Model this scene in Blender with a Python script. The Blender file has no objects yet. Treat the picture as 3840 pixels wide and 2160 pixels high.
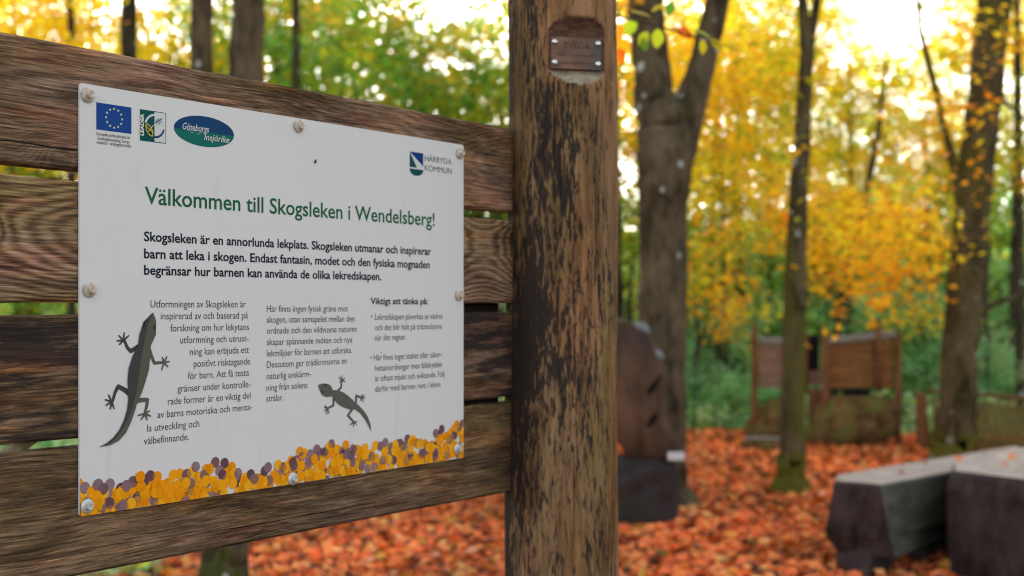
import bpy, math, random
import numpy as np
from mathutils import Vector, Matrix

random.seed(7)
RNG = np.random.default_rng(11)
R = math.radians
S = bpy.context.scene
COL = S.collection

# ------------------------------------------------------------------ camera, sky, sun, exposure
CAM_Z = 1.4
F = 4700.0                       # focal length in pixels of the 3840 wide photograph
cam_d = bpy.data.cameras.new('camera')
cam_d.sensor_width = 36.0
cam_d.lens = F / 3840 * 36
cam_d.shift_y = 66 / 3840
cam_d.clip_start = 0.05
cam_d.clip_end = 3000
cam_d.dof.use_dof = True
cam_d.dof.focus_distance = 1.70
cam_d.dof.aperture_fstop = 4.0
cam_d.dof.aperture_blades = 0
cam = bpy.data.objects.new('camera', cam_d)
COL.objects.link(cam)
cam.location = (0, 0, CAM_Z)
cam.rotation_euler = (R(90), 0, 0)
S.camera = cam

SUN_EL, SUN_AZ = R(13.3), R(-4.35)         # azimuth from +Y, positive to +X
W = bpy.data.worlds.new('World')
S.world = W
W.use_nodes = True
nt = W.node_tree
nt.nodes.clear()
sky = nt.nodes.new('ShaderNodeTexSky')
sky.sky_type = 'NISHITA'
sky.sun_disc = False
sky.sun_elevation = SUN_EL
sky.sun_rotation = SUN_AZ
sky.air_density = 1.0
sky.dust_density = 2.5
sky.ozone_density = 1.0
hs = nt.nodes.new('ShaderNodeHueSaturation')
hs.inputs['Saturation'].default_value = 0.30
bg = nt.nodes.new('ShaderNodeBackground')
bg.inputs['Strength'].default_value = 0.15
wo = nt.nodes.new('ShaderNodeOutputWorld')
nt.links.new(sky.outputs[0], hs.inputs['Color'])
nt.links.new(hs.outputs[0], bg.inputs['Color'])
nt.links.new(bg.outputs[0], wo.inputs['Surface'])

sun_d = bpy.data.lights.new('sun', 'SUN')
sun_d.energy = 5.0
sun_d.angle = R(0.55)
sun_d.color = (1.0, 0.86, 0.68)
sun = bpy.data.objects.new('sun', sun_d)
COL.objects.link(sun)
sd = Vector((math.sin(SUN_AZ) * math.cos(SUN_EL), math.cos(SUN_AZ) * math.cos(SUN_EL), math.sin(SUN_EL)))
sun.rotation_euler = sd.to_track_quat('Z', 'Y').to_euler()
sun.location = sd * 30

vs = S.view_settings
vs.view_transform = 'Standard'
vs.look = 'None'
vs.gamma = 1
vs.use_curve_mapping = False
vs.exposure = 1.75
cy = S.cycles
cy.max_bounces = 6
cy.diffuse_bounces = 4
cy.glossy_bounces = 2
cy.transmission_bounces = 4
cy.transparent_max_bounces = 4
cy.use_denoising = True
cy.filter_width = 1.1
cy.sample_clamp_indirect = 6
cy.caustics_reflective = False
cy.caustics_refractive = False

# ------------------------------------------------------------------ helpers
def img(vx, vy, d):
    """A point measured in the photograph (2576 px wide view) at distance d in front of the camera."""
    return Vector(((vx * 1.49068 - 1920) / F * d, d, CAM_Z - (vy * 1.49068 - 1146) / F * d))

def tag(o, label=None, cat=None, group=None, kind=None):
    if label: o['label'] = label
    if cat: o['category'] = cat
    if group: o['group'] = group
    if kind: o['kind'] = kind
    return o

def link(name, me, mat=None, parent=None, loc=None):
    o = bpy.data.objects.new(name, me)
    COL.objects.link(o)
    if mat is not None and me is not None and not me.materials:
        me.materials.append(mat)
    if parent is not None: o.parent = parent
    if loc is not None: o.location = loc
    return o

def empty(name, loc=(0, 0, 0), rz=0.0):
    o = bpy.data.objects.new(name, None)
    COL.objects.link(o)
    o.location = loc
    o.rotation_euler = (0, 0, rz)
    o.empty_display_size = 0.1
    return o

def pymesh(name, verts, faces, smooth=False):
    me = bpy.data.meshes.new(name)
    me.from_pydata([tuple(v) for v in verts], [], faces)
    if smooth:
        me.polygons.foreach_set('use_smooth', [True] * len(me.polygons))
    me.update()
    return me

def npmesh(name, V, faces_k, cols=None, smooth=False):
    """V (n,3); faces_k (m,k) index array; cols (n,3) per-vertex colours."""
    me = bpy.data.meshes.new(name)
    m, k = faces_k.shape
    me.vertices.add(len(V))
    me.vertices.foreach_set('co', V.astype(np.float32).ravel())
    me.loops.add(m * k)
    me.loops.foreach_set('vertex_index', faces_k.astype(np.int32).ravel())
    me.polygons.add(m)
    me.polygons.foreach_set('loop_start', (np.arange(m) * k).astype(np.int32))
    me.polygons.foreach_set('loop_total', np.full(m, k, dtype=np.int32))
    if smooth:
        me.polygons.foreach_set('use_smooth', np.ones(m, dtype=bool))
    me.update(calc_edges=True)
    if cols is not None:
        ca = me.color_attributes.new('tint', 'FLOAT_COLOR', 'POINT')
        c4 = np.ones((len(V), 4), dtype=np.float32)
        c4[:, :3] = cols
        ca.data.foreach_set('color', c4.ravel())
    return me

class MB:
    def __init__(s): s.v, s.f = [], []
    def add(s, vs_, fs):
        b = len(s.v); s.v += [tuple(v) for v in vs_]; s.f += [tuple(b + i for i in f) for f in fs]
    def box(s, c, d, rot=None, bevel=0.0):
        x, y, z = d[0] / 2, d[1] / 2, d[2] / 2
        b = bevel
        if b <= 0:
            vs_ = [(sx * x, sy * y, sz * z) for sx in (-1, 1) for sy in (-1, 1) for sz in (-1, 1)]
            fs = [(0, 1, 3, 2), (4, 6, 7, 5), (0, 4, 5, 1), (2, 3, 7, 6), (0, 2, 6, 4), (1, 5, 7, 3)]
        else:
            prof = [(-y + b, -z), (y - b, -z), (y, -z + b), (y, z - b), (y - b, z), (-y + b, z), (-y, z - b), (-y, -z + b)]
            vs_ = [(-x, p, q) for p, q in prof] + [(x, p, q) for p, q in prof]
            fs = [tuple(range(7, -1, -1)), tuple(range(8, 16))] + [(i, (i + 1) % 8, 8 + (i + 1) % 8, 8 + i) for i in range(8)]
        M = rot if rot is not None else Matrix.Identity(3)
        c = Vector(c)
        s.add([M @ Vector(v) + c for v in vs_], fs)
    def tube(s, pts, rad, seg=8, cap=True, wob=0.0, rng=None):
        pts = [Vector(p) for p in pts]
        rings = []
        n = len(pts)
        up = Vector((0.13, 1, 0.07)).normalized()
        for i, p in enumerate(pts):
            t = (pts[min(i + 1, n - 1)] - pts[max(i - 1, 0)]).normalized()
            a = t.cross(up)
            if a.length < 1e-3: a = t.cross(Vector((1, 0, 0)))
            a.normalize(); b_ = t.cross(a).normalized()
            ring = []
            for k in range(seg):
                an = 2 * math.pi * k / seg
                rr = rad[i]
                if wob and rng: rr *= 1 + wob * (rng.random() - 0.5) * 2
                ring.append(p + (a * math.cos(an) + b_ * math.sin(an)) * rr)
            rings.append(ring)
        vs_ = [v for r_ in rings for v in r_]
        fs = []
        for i in range(n - 1):
            for k in range(seg):
                k2 = (k + 1) % seg
                fs.append((i * seg + k, i * seg + k2, (i + 1) * seg + k2, (i + 1) * seg + k))
        if cap:
            fs.append(tuple(range(seg - 1, -1, -1)))
            fs.append(tuple((n - 1) * seg + k for k in range(seg)))
        s.add(vs_, fs)
    def lathe(s, prof, seg=16, origin=(0, 0, 0), M=None):
        o = Vector(origin); M = M or Matrix.Identity(3)
        vs_, fs = [], []
        for r_, h in prof:
            for k in range(seg):
                an = 2 * math.pi * k / seg
                vs_.append(M @ Vector((r_ * math.cos(an), r_ * math.sin(an), h)) + o)
        for i in range(len(prof) - 1):
            for k in range(seg):
                k2 = (k + 1) % seg
                fs.append((i * seg + k, i * seg + k2, (i + 1) * seg + k2, (i + 1) * seg + k))
        fs.append(tuple((len(prof) - 1) * seg + k for k in range(seg)))
        s.add(vs_, fs)
    def build(s, name, mat, parent=None, smooth=False, loc=None):
        return link(name, pymesh(name, s.v, s.f, smooth), mat, parent, loc)

# ------------------------------------------------------------------ materials
class NT:
    def __init__(s, name):
        s.m = bpy.data.materials.new(name); s.m.use_nodes = True
        s.t = s.m.node_tree; s.t.nodes.clear()
        s.out = s.t.nodes.new('ShaderNodeOutputMaterial')
    def n(s, typ, props=None, **ins):
        nd = s.t.nodes.new(typ)
        for k, v in (props or {}).items(): setattr(nd, k, v)
        for k, v in ins.items():
            key = int(k[1:]) if k[0] == '_' and k[1:].isdigit() else k.replace('_', ' ')
            s.put(nd.inputs[key], v)
        return nd
    def put(s, sock, v):
        if isinstance(v, bpy.types.NodeSocket): s.t.links.new(v, sock)
        elif isinstance(v, bpy.types.Node): s.t.links.new(v.outputs[0], sock)
        else:
            if sock.type == 'RGBA' and len(v) == 3: v = (*v, 1)
            sock.default_value = v
    def math(s, op, a, b=None, c=None, clamp=False):
        nd = s.t.nodes.new('ShaderNodeMath'); nd.operation = op; nd.use_clamp = clamp
        s.put(nd.inputs[0], a)
        if b is not None: s.put(nd.inputs[1], b)
        if c is not None: s.put(nd.inputs[2], c)
        return nd.outputs[0]
    def vmul(s, v, xyz):
        nd = s.t.nodes.new('ShaderNodeVectorMath'); nd.operation = 'MULTIPLY'
        s.put(nd.inputs[0], v); nd.inputs[1].default_value = xyz
        return nd.outputs[0]
    def vadd(s, v, w):
        nd = s.t.nodes.new('ShaderNodeVectorMath'); nd.operation = 'ADD'
        s.put(nd.inputs[0], v); s.put(nd.inputs[1], w)
        return nd.outputs[0]
    def noise(s, vec, scale, detail=4, rough=0.55, dist=0.0, color=False):
        nd = s.n('ShaderNodeTexNoise', None, Vector=vec, Scale=scale, Detail=detail, Roughness=rough, Distortion=dist)
        return nd.outputs['Color' if color else 'Fac']
    def ramp(s, fac, stops, interp='LINEAR'):
        nd = s.t.nodes.new('ShaderNodeValToRGB'); cr = nd.color_ramp; cr.interpolation = interp
        while len(cr.elements) < len(stops): cr.elements.new(0.5)
        for e, (p, c) in zip(cr.elements, stops):
            e.position = p
            e.color = (c, c, c, 1) if isinstance(c, (int, float)) else (*c, 1)
        s.put(nd.inputs[0], fac)
        return nd.outputs[0]
    def mix(s, fac, a, b, mode='MIX'):
        nd = s.t.nodes.new('ShaderNodeMix'); nd.data_type = 'RGBA'; nd.blend_type = mode
        s.put(nd.inputs[0], fac); s.put(nd.inputs[6], a); s.put(nd.inputs[7], b)
        return nd.outputs[2]
    def sep(s, v):
        nd = s.t.nodes.new('ShaderNodeSeparateXYZ'); s.put(nd.inputs[0], v); return nd.outputs
    def obj(s): return s.t.nodes.new('ShaderNodeTexCoord').outputs['Object']
    def bump(s, h, strength=0.5, dist=0.002, normal=None):
        nd = s.n('ShaderNodeBump', None, Height=h, Strength=strength, Distance=dist)
        if normal is not None: s.put(nd.inputs['Normal'], normal)
        return nd.outputs[0]
    def bsdf(s, color, rough=0.8, spec=0.3, normal=None, metal=0.0, **kw):
        nd = s.n('ShaderNodeBsdfPrincipled', None, Base_Color=color, Roughness=rough, Metallic=metal)
        nd.inputs['Specular IOR Level'].default_value = spec
        if normal is not None: s.put(nd.inputs['Normal'], normal)
        s.put(s.out.inputs['Surface'], nd.outputs[0])
        return s.m

def flat(name, col, rough=0.6, spec=0.4, metal=0.0, vary=0.0, vscale=8):
    n = NT(name)
    if vary:
        f = n.noise(n.obj(), vscale, 5)
        c = n.mix(f, tuple(x * (1 - vary) for x in col) + (1,), tuple(min(1, x * (1 + vary)) for x in col) + (1,))
        return n.bsdf(c, rough, spec, metal=metal)
    return n.bsdf((*col, 1), rough, spec, metal=metal)

def plank_mat(name, seed, z0, knots, tone=1.0, green=0.4, black=0.0, warm=1.0, hshift=0.0, crack=(), ringw=0.17):
    """Weathered sawn softwood; x along the board, z across it, y through it."""
    n = NT(name)
    P = n.vadd(n.obj(), (seed * 3.1, 0, 0))
    Pr = n.obj()
    x, y, z = n.sep(Pr)
    lf = n.noise(n.vmul(P, (2.2, 1, 5)), 1.0, 3)
    zz = n.math('ADD', n.math('SUBTRACT', z, z0), n.math('MULTIPLY', n.math('SUBTRACT', lf, 0.5), 0.055))
    h = n.math('ADD', n.math('MULTIPLY', n.noise(n.vmul(P, (1.6, 1, 1.5)), 1.0, 2), 0.16), 0.0 + hshift)
    rho = n.math('SQRT', n.math('ADD', n.math('POWER', n.math('ABSOLUTE', zz), 2.0), n.math('MULTIPLY', h, h)))
    kmask = None
    for kx, kz, kr in knots:
        dx = n.math('DIVIDE', n.math('SUBTRACT', x, kx), kr * 1.7)
        dz = n.math('DIVIDE', n.math('SUBTRACT', z, kz), kr)
        d2 = n.math('ADD', n.math('MULTIPLY', dx, dx), n.math('MULTIPLY', dz, dz))
        g = n.math('EXPONENT', n.math('MULTIPLY', d2, -0.7))
        rho = n.math('ADD', rho, n.math('MULTIPLY', g, kr * 1.6))
        core = n.math('EXPONENT', n.math('MULTIPLY', d2, -9.0))
        kmask = core if kmask is None else n.math('MAXIMUM', kmask, core)
    rho = n.math('ADD', rho, n.math('MULTIPLY', n.noise(n.vmul(P, (2.6, 6, 60)), 1.0, 5), 0.0070))
    ring = n.math('SINE', n.math('MULTIPLY', rho, 2 * math.pi / 0.0044))
    ring = n.math('MULTIPLY_ADD', ring, 0.5, 0.5)
    fib = n.noise(n.vadd(n.vmul(P, (11, 60, 420)), n.vmul(n.n('ShaderNodeCombineXYZ', None, Z=lf).outputs[0], (0, 0, 14))), 1.0, 4, 0.65)
    fib2 = n.noise(n.vmul(P, (40, 60, 800)), 1.0, 3, 0.7)
    patch = n.noise(n.vmul(P, (5, 4, 24)), 1.0, 6, 0.68)
    patch2 = n.noise(n.vmul(n.vadd(P, (7, 3, 1)), (5, 5, 28)), 1.0, 5, 0.65)
    f = n.math('ADD', n.math('MULTIPLY', n.math('MULTIPLY', ring, n.math('ADD', patch2, 0.3)), ringw), n.math('MULTIPLY', fib, 0.85))
    f = n.math('ADD', f, n.math('MULTIPLY', n.math('SUBTRACT', patch, 0.5), 0.75))
    f = n.math('ADD', f, n.math('MULTIPLY', n.math('SUBTRACT', fib2, 0.5), 0.5))
    t = tone
    c = n.ramp(n.math('MULTIPLY_ADD', n.math('SUBTRACT', f, 0.5), 1.25, 0.54), [(0.22, (0.022 * t, 0.015 * t, 0.012 * t)), (0.42, (0.085 * t, 0.050 * t, 0.034 * t)),
                   (0.60, (0.19 * t, 0.115 * t, 0.078 * t)), (0.80, (0.33 * t, 0.215 * t, 0.155 * t)), (0.97, (0.50 * t, 0.33 * t, 0.25 * t))])
    ln = n.ramp(n.noise(n.vadd(n.vmul(P, (4.5, 20, 250)), n.vmul(n.n('ShaderNodeCombineXYZ', None, Z=lf).outputs[0], (0, 0, 9))), 1.0, 3, 0.6), [(0.36, 1.0), (0.44, 0.0)])
    c = n.mix(n.math('MULTIPLY', ln, 0.50), c, (0.028, 0.018, 0.014, 1))
    hl = n.ramp(n.noise(n.vadd(n.vmul(P, (7, 20, 300)), (3, 3, 3)), 1.0, 3, 0.6), [(0.58, 0.0), (0.68, 1.0)])
    c = n.mix(n.math('MULTIPLY', hl, 0.45), c, n.mix(1.0, c, (1.9, 1.7, 1.6, 1), 'MULTIPLY'))
    red = n.ramp(patch2, [(0.48, 0.0), (0.68, 1.0)])
    c = n.mix(n.math('MULTIPLY', red, 0.55 * warm), c, n.mix(1.0, c, (1.35, 0.86, 0.68, 1), 'MULTIPLY'))
    gm = n.ramp(n.noise(n.vmul(n.vadd(P, (1, 9, 4)), (3, 3, 9)), 1.0, 5, 0.6), [(0.50 - green * 0.25, 0.0), (0.72 - green * 0.2, 1.0)])
    c = n.mix(n.math('MULTIPLY', gm, 0.75), c, n.mix(1.0, c, (0.78, 0.82, 0.42, 1), 'MULTIPLY'))
    if black > 0:
        bm = n.ramp(n.math('ADD', n.noise(n.vmul(n.vadd(P, (5, 1, 8)), (5, 5, 40)), 1.0, 6, 0.7),
                           n.math('MULTIPLY', n.ramp(n.noise(n.vmul(P, (3, 3, 8)), 1.0, 2), [(0.4, 0.0), (0.6, 1.0)]), 0.12)),
                    [(0.50, 0.0), (0.60, 1.0)])
        c = n.mix(n.math('MULTIPLY', bm, black), c, (0.022, 0.018, 0.018, 1))
    if kmask is not None:
        c = n.mix(n.math('MULTIPLY', kmask, 0.75), c, (0.05, 0.026, 0.017, 1))
    H = n.math('ADD', n.math('MULTIPLY', ring, 0.10), n.math('MULTIPLY', fib, 0.95))
    H = n.math('ADD', H, n.math('MULTIPLY', patch, 0.8))
    if crack:
        cm = None
        for cz, x0, x1, wdt in crack:
            zc = n.math('ABSOLUTE', n.math('SUBTRACT', n.math('SUBTRACT', z, cz), n.math('MULTIPLY', n.math('SUBTRACT', n.noise(n.vmul(P, (6, 0, 0)), 1.0, 3), 0.5), 0.012)))
            a = n.math('LESS_THAN', zc, wdt)
            b = n.math('MULTIPLY', n.math('GREATER_THAN', x, x0), n.math('LESS_THAN', x, x1))
            a = n.math('MULTIPLY', a, b)
            cm = a if cm is None else n.math('MAXIMUM', cm, a)
        c = n.mix(cm, c, (0.006, 0.004, 0.004, 1))
        H = n.math('SUBTRACT', H, n.math('MULTIPLY', cm, 2.0))
    nr = n.bump(H, 0.75, 0.0022)
    return n.bsdf(c, 0.85, 0.10, nr)

def post_mat():
    n = NT('weathered_round_wood')
    P = n.obj()
    x, y, z = n.sep(P)
    base = n.noise(n.vmul(P, (30, 30, 6)), 1.0, 5, 0.6)
    fib = n.noise(n.vmul(P, (160, 160, 9)), 1.0, 5, 0.7)
    fib2 = n.noise(n.vmul(P, (420, 420, 30)), 1.0, 3, 0.6)
    f = n.math('ADD', n.math('MULTIPLY', base, 0.6), n.math('MULTIPLY', fib, 0.45))
    c = n.ramp(f, [(0.30, (0.060, 0.034, 0.018)), (0.44, (0.17, 0.095, 0.046)), (0.58, (0.31, 0.180, 0.090)), (0.76, (0.46, 0.30, 0.17))])
    pink = n.ramp(n.noise(n.vmul(n.vadd(P, (3, 0, 1)), (18, 18, 4)), 1.0, 4), [(0.45, 0.0), (0.65, 1.0)])
    c = n.mix(n.math('MULTIPLY', pink, 0.6), c, n.mix(1.0, c, (1.18, 0.84, 0.78, 1), 'MULTIPLY'))
    grn = n.ramp(n.noise(n.vmul(n.vadd(P, (1, 5, 0)), (9, 9, 2.2)), 1.0, 4), [(0.46, 0.0), (0.64, 1.0)])
    c = n.mix(n.math('MULTIPLY', grn, 0.8), c, n.mix(1.0, c, (0.66, 0.68, 0.50, 1), 'MULTIPLY'))
    # black mould: elongated specks, dense in patches
    sp = n.noise(n.vmul(P, (150, 150, 30)), 1.0, 6, 0.7, 0.4)
    dens = n.noise(n.vmul(n.vadd(P, (0, 2, 0.4)), (11, 11, 2.6)), 1.0, 3, 0.6)
    side = n.math('MULTIPLY', x, -0.50)                       # more of it on the wall side
    hz = n.math('MULTIPLY', n.math('ABSOLUTE', n.math('SUBTRACT', z, 1.42)), -0.13)
    k = n.math('ADD', n.math('ADD', sp, n.math('MULTIPLY', dens, 0.55)), n.math('ADD', side, hz))
    bm = n.ramp(k, [(0.715, 0.0), (0.80, 1.0)])
    c = n.mix(n.math('MULTIPLY', bm, 0.9), c, (0.020, 0.018, 0.020, 1))
    blk = n.ramp(n.math('ADD', n.noise(n.vmul(P, (50, 50, 4)), 1.0, 5, 0.7), n.math('MULTIPLY', x, -0.9)), [(0.58, 0.0), (0.74, 1.0)])
    c = n.mix(n.math('MULTIPLY', blk, 0.5), c, (0.035, 0.030, 0.030, 1))
    # fine dark drying checks
    ck = n.ramp(n.noise(n.vmul(P, (130, 130, 2.2)), 1.0, 2, 0.5), [(0.29, 1.0), (0.34, 0.0)])
    c = n.mix(n.math('MULTIPLY', ck, 0.8), c, (0.02, 0.013, 0.01, 1))
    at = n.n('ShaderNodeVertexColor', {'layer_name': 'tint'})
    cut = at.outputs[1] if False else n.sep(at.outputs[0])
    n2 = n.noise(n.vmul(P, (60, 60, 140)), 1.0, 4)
    cw = n.mix(cut[1], n.ramp(n2, [(.3, (.055, .026, .018)), (.7, (.17, .085, .055))]), n.ramp(n2, [(.3, (.22, .18, .12)), (.7, (.42, .36, .26))]))  # cut wood; shade painted in above, skylight painted into the lower bevel
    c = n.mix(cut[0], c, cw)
    H = n.math('ADD', n.math('MULTIPLY', fib, 1.0), n.math('MULTIPLY', base, 1.2))
    H = n.math('SUBTRACT', H, n.math('MULTIPLY', ck, 0.8))
    H = n.math('ADD', H, n.math('MULTIPLY', fib2, 0.4))
    nr = n.bump(H, 0.7, 0.003)
    return n.bsdf(c, 0.88, 0.08, nr)

def bark_mat(name, c0, c1, moss=(0.05, 0.062, 0.014), moss_amt=0.3, base_moss=0.2, spots=1.0):
    n = NT(name)
    P = n.n('ShaderNodeNewGeometry').outputs['Position']
    z = n.sep(P)[2]
    f = n.math('ADD', n.math('MULTIPLY', n.noise(n.vmul(P, (7, 7, 2.6)), 1.0, 5, 0.65), 0.6), n.math('MULTIPLY', n.noise(n.vmul(P, (26, 26, 9)), 1.0, 4, 0.6), 0.4))
    c = n.ramp(f, [(0.36, c0), (0.62, c1)])
    m = n.math('ADD', n.noise(n.vmul(n.vadd(P, (4, 4, 4)), (3.2, 3.2, 1.3)), 1.0, 5, 0.6),
               n.math('MULTIPLY', n.math('SUBTRACT', 0.35, z, clamp=True), base_moss * 1.3))
    mm = n.ramp(m, [(0.64 - 0.16 * moss_amt, 0.0), (0.80 - 0.16 * moss_amt, 1.0)])
    c = n.mix(mm, c, n.mix(n.noise(P, 40, 2), (*[v * 0.7 for v in moss], 1), (*[v * 1.4 for v in moss], 1)))
    v = n.n('ShaderNodeTexVoronoi', None, Vector=n.vmul(n.vadd(P, (0.3, 0.1, 0)), (1, 1, 0.8)), Scale=7.5)
    rnd = n.sep(v.outputs['Color'])[0]
    rad = n.math('MULTIPLY', n.math('SUBTRACT', rnd, 0.55), 0.62)
    s_ = n.math('LESS_THAN', v.outputs['Distance'], rad)
    c = n.mix(n.math('MULTIPLY', s_, 0.85 * spots), c, (0.42, 0.44, 0.42, 1))
    nr = n.bump(n.noise(n.vmul(P, (40, 40, 14)), 1.0, 5), 0.6, 0.01)
    return n.bsdf(c, 0.92, 0.06, nr)

def leaf_mat(name, trans=0.5, gain=1.0, rough=0.5):
    n = NT(name)
    at = n.n('ShaderNodeVertexColor', {'layer_name': 'tint'})
    oi = n.n('ShaderNodeObjectInfo')
    col = n.n('ShaderNodeHueSaturation', None, Color=at.outputs[0], Saturation=1.0,
              Hue=n.math('MULTIPLY_ADD', oi.outputs['Random'], 0.03, 0.485),
              Value=n.math('MULTIPLY_ADD', oi.outputs['Random'], 0.3 * gain, 0.85 * gain)).outputs[0]
    d = n.n('ShaderNodeBsdfPrincipled', None, Base_Color=col, Roughness=rough)
    d.inputs['Specular IOR Level'].default_value = 0.08
    tc = n.mix(1.0, col, (1.35, 1.25, 0.65, 1), 'MULTIPLY')
    t = n.n('ShaderNodeBsdfTranslucent', None, Color=tc)
    mx = n.n('ShaderNodeMixShader', None, _0=trans)
    n.put(mx.inputs[1], d.outputs[0]); n.put(mx.inputs[2], t.outputs[0])
    n.put(n.out.inputs['Surface'], mx.outputs[0])
    return n.m

M_leaf = leaf_mat('autumn_leaf', 0.58, 1.10)
M_litter = leaf_mat('fallen_leaf', 0.15, 1.0, 0.6)
M_bark = bark_mat('beech_bark', (0.022, 0.017, 0.010), (0.15, 0.112, 0.070))
M_bark_moss = bark_mat('mossy_bark', (0.022, 0.017, 0.009), (0.135, 0.105, 0.055), (0.090, 0.084, 0.014), 0.75, 1.2, 0.8)
M_bark_dark = bark_mat('dark_bark', (0.022, 0.018, 0.013), (0.085, 0.068, 0.048), moss_amt=0.35)

YEL = (0.93, 0.70, 0.05); GOLD = (0.93, 0.55, 0.04); ORA = (0.90, 0.34, 0.035); LIM = (0.62, 0.64, 0.05)
GRN = (0.15, 0.36, 0.05); DGR = (0.06, 0.20, 0.06); TEAL = (0.28, 0.58, 0.36); RUS = (0.42, 0.13, 0.04); PALE = (0.55, 0.62, 0.45)

# ------------------------------------------------------------------ ground
def ground_h(x, y):
    d = np.hypot(x, y)
    h = np.zeros_like(d)
    t = np.clip((d - 13.6) / 5.0, 0, 1)
    h -= 0.75 * t * t * (3 - 2 * t)
    t2 = np.clip((d - 24) / 50.0, 0, 1)
    h += 6.5 * t2 * t2 * (3 - 2 * t2)
    return h + 0.02 * np.sin(x * 1.3 + 0.5) * np.sin(y * 1.1) * np.clip(d / 6, 0, 1)

def make_ground():
    rad = np.concatenate([np.linspace(0, 20, 60), np.geomspace(20.5, 900, 50)])
    seg = 120
    V = [(0, 0, 0)]
    for r_ in rad[1:]:
        for k in range(seg):
            a = 2 * math.pi * k / seg
            V.append((r_ * math.cos(a), r_ * math.sin(a), 0))
    V = np.array(V, dtype=float)
    V[:, 2] = ground_h(V[:, 0], V[:, 1])
    fs = [(0, 1 + k, 1 + (k + 1) % seg) for k in range(seg)]
    for i in range(len(rad) - 2):
        b = 1 + i * seg
        for k in range(seg):
            k2 = (k + 1) % seg
            fs.append((b + k, b + seg + k, b + seg + k2, b + k2))
    me = pymesh('ground', V, fs, True)
    n = NT('leafy_forest_soil')
    P = n.n('ShaderNodeNewGeometry').outputs['Position']
    f = n.noise(P, 9, 6, 0.7)
    c = n.ramp(f, [(0.34, (0.022, 0.012, 0.009)), (0.54, (0.085, 0.034, 0.018)), (0.72, (0.34, 0.11, 0.05))])
    # the leaf carpet gives way to green ground cover down the slope
    px = n.sep(P)
    dist = n.math('SQRT', n.math('ADD', n.math('MULTIPLY', px[0], px[0]), n.math('MULTIPLY', px[1], px[1])))
    e = n.math('ADD', n.math('DIVIDE', n.math('SUBTRACT', dist, 13.7), 1.4), n.math('MULTIPLY', n.math('SUBTRACT', n.noise(P, 1.2, 4), 0.5), 1.6), clamp=True)
    lft = n.math('MULTIPLY', n.math('GREATER_THAN', n.math('ADD', n.math('MULTIPLY', px[0], -1.0), n.math('MULTIPLY', px[1], -0.23)), 0.0), n.math('GREATER_THAN', dist, 10.5))
    e = n.math('MAXIMUM', e, lft)
    g = n.ramp(n.noise(n.vadd(P, (3, 3, 0)), 1.4, 5, 0.6), [(0.35, (0.030, 0.065, 0.022)), (0.52, (0.10, 0.19, 0.07)), (0.66, (0.26, 0.17, 0.09))])
    c = n.mix(e, c, g)
    m = n.bsdf(c, 0.9, 0.15, n.bump(n.noise(P, 30, 5), 0.8, 0.03))
    return tag(link('ground', me, m), kind='structure')
make_ground()

def leaf_cloud(C, size, cols, flatness=0.35, aspect=0.62, rng=RNG, droop=0.0):
    """One folded quad pair per leaf: C (n,3) centres."""
    n = len(C)
    nrm = rng.normal(size=(n, 3)); nrm[:, 2] = np.abs(nrm[:, 2]) + flatness * 3
    nrm /= np.linalg.norm(nrm, axis=1)[:, None]
    a = rng.normal(size=(n, 3)); a[:, 2] -= droop
    a -= (a * nrm).sum(1)[:, None] * nrm
    a /= np.linalg.norm(a, axis=1)[:, None]
    b = np.cross(nrm, a)
    s = (size * (0.7 + 0.6 * rng.random(n)))[:, None]
    w = s * aspect * 0.5
    cup = nrm * s * 0.10
    v0 = C - a * s * 0.5
    v1 = C - a * s * 0.08 + b * w + cup
    v2 = C + a * s * 0.5
    v3 = C - a * s * 0.08 - b * w + cup
    V = np.stack([v0, v1, v2, v3], 1).reshape(-1, 3)
    i = np.arange(n) * 4
    T = np.concatenate([np.stack([i, i + 1, i + 2], 1), np.stack([i, i + 2, i + 3], 1)])
    return V, T, np.repeat(cols, 4, axis=0)

def pal_cols(pal, n, rng, base=None):
    """pal: list of (colour, weight)."""
    cs = np.array([p[0] for p in pal]); w = np.array([p[1] for p in pal], float); w /= w.sum()
    idx = rng.choice(len(pal), size=n, p=w)
    c = cs[idx]
    if base is not None: c = 0.3 * c + 0.7 * base
    return np.clip(c * (0.75 + 0.5 * rng.random((n, 1))) * (0.93 + 0.14 * rng.random((n, 3))), 0.004, 0.95)

def sprays(centres, per, rad, thick, pal, size, rng, tilt=0.25):
    Cs, Ks = [], []
    cs = np.array([p[0] for p in pal]); w = np.array([p[1] for p in pal], float); w /= w.sum()
    for c in centres:
        k = max(4, int(per * (0.6 + 0.8 * rng.random())))
        r_ = rad * (0.6 + 0.8 * rng.random())
        an = rng.random(k) * 2 * math.pi
        q = np.sqrt(rng.random(k)) * r_
        ang = rng.random() * math.pi
        lx, ly = q * np.cos(an) * 1.35, q * np.sin(an) * 0.75
        x = lx * math.cos(ang) - ly * math.sin(ang); y = lx * math.sin(ang) + ly * math.cos(ang)
        tx, ty = rng.normal(size=2) * tilt
        z = x * tx + y * ty + rng.normal(size=k) * thick - 0.12 * q * q / max(r_, .1)
        Cs.append(np.stack([x, y, z], 1) + np.asarray(c))
        base = cs[rng.choice(len(pal), p=w)] * (0.72 + 0.5 * rng.random())
        Ks.append(pal_cols(pal, k, rng, base))
    return np.concatenate(Cs), np.concatenate(Ks)

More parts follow.
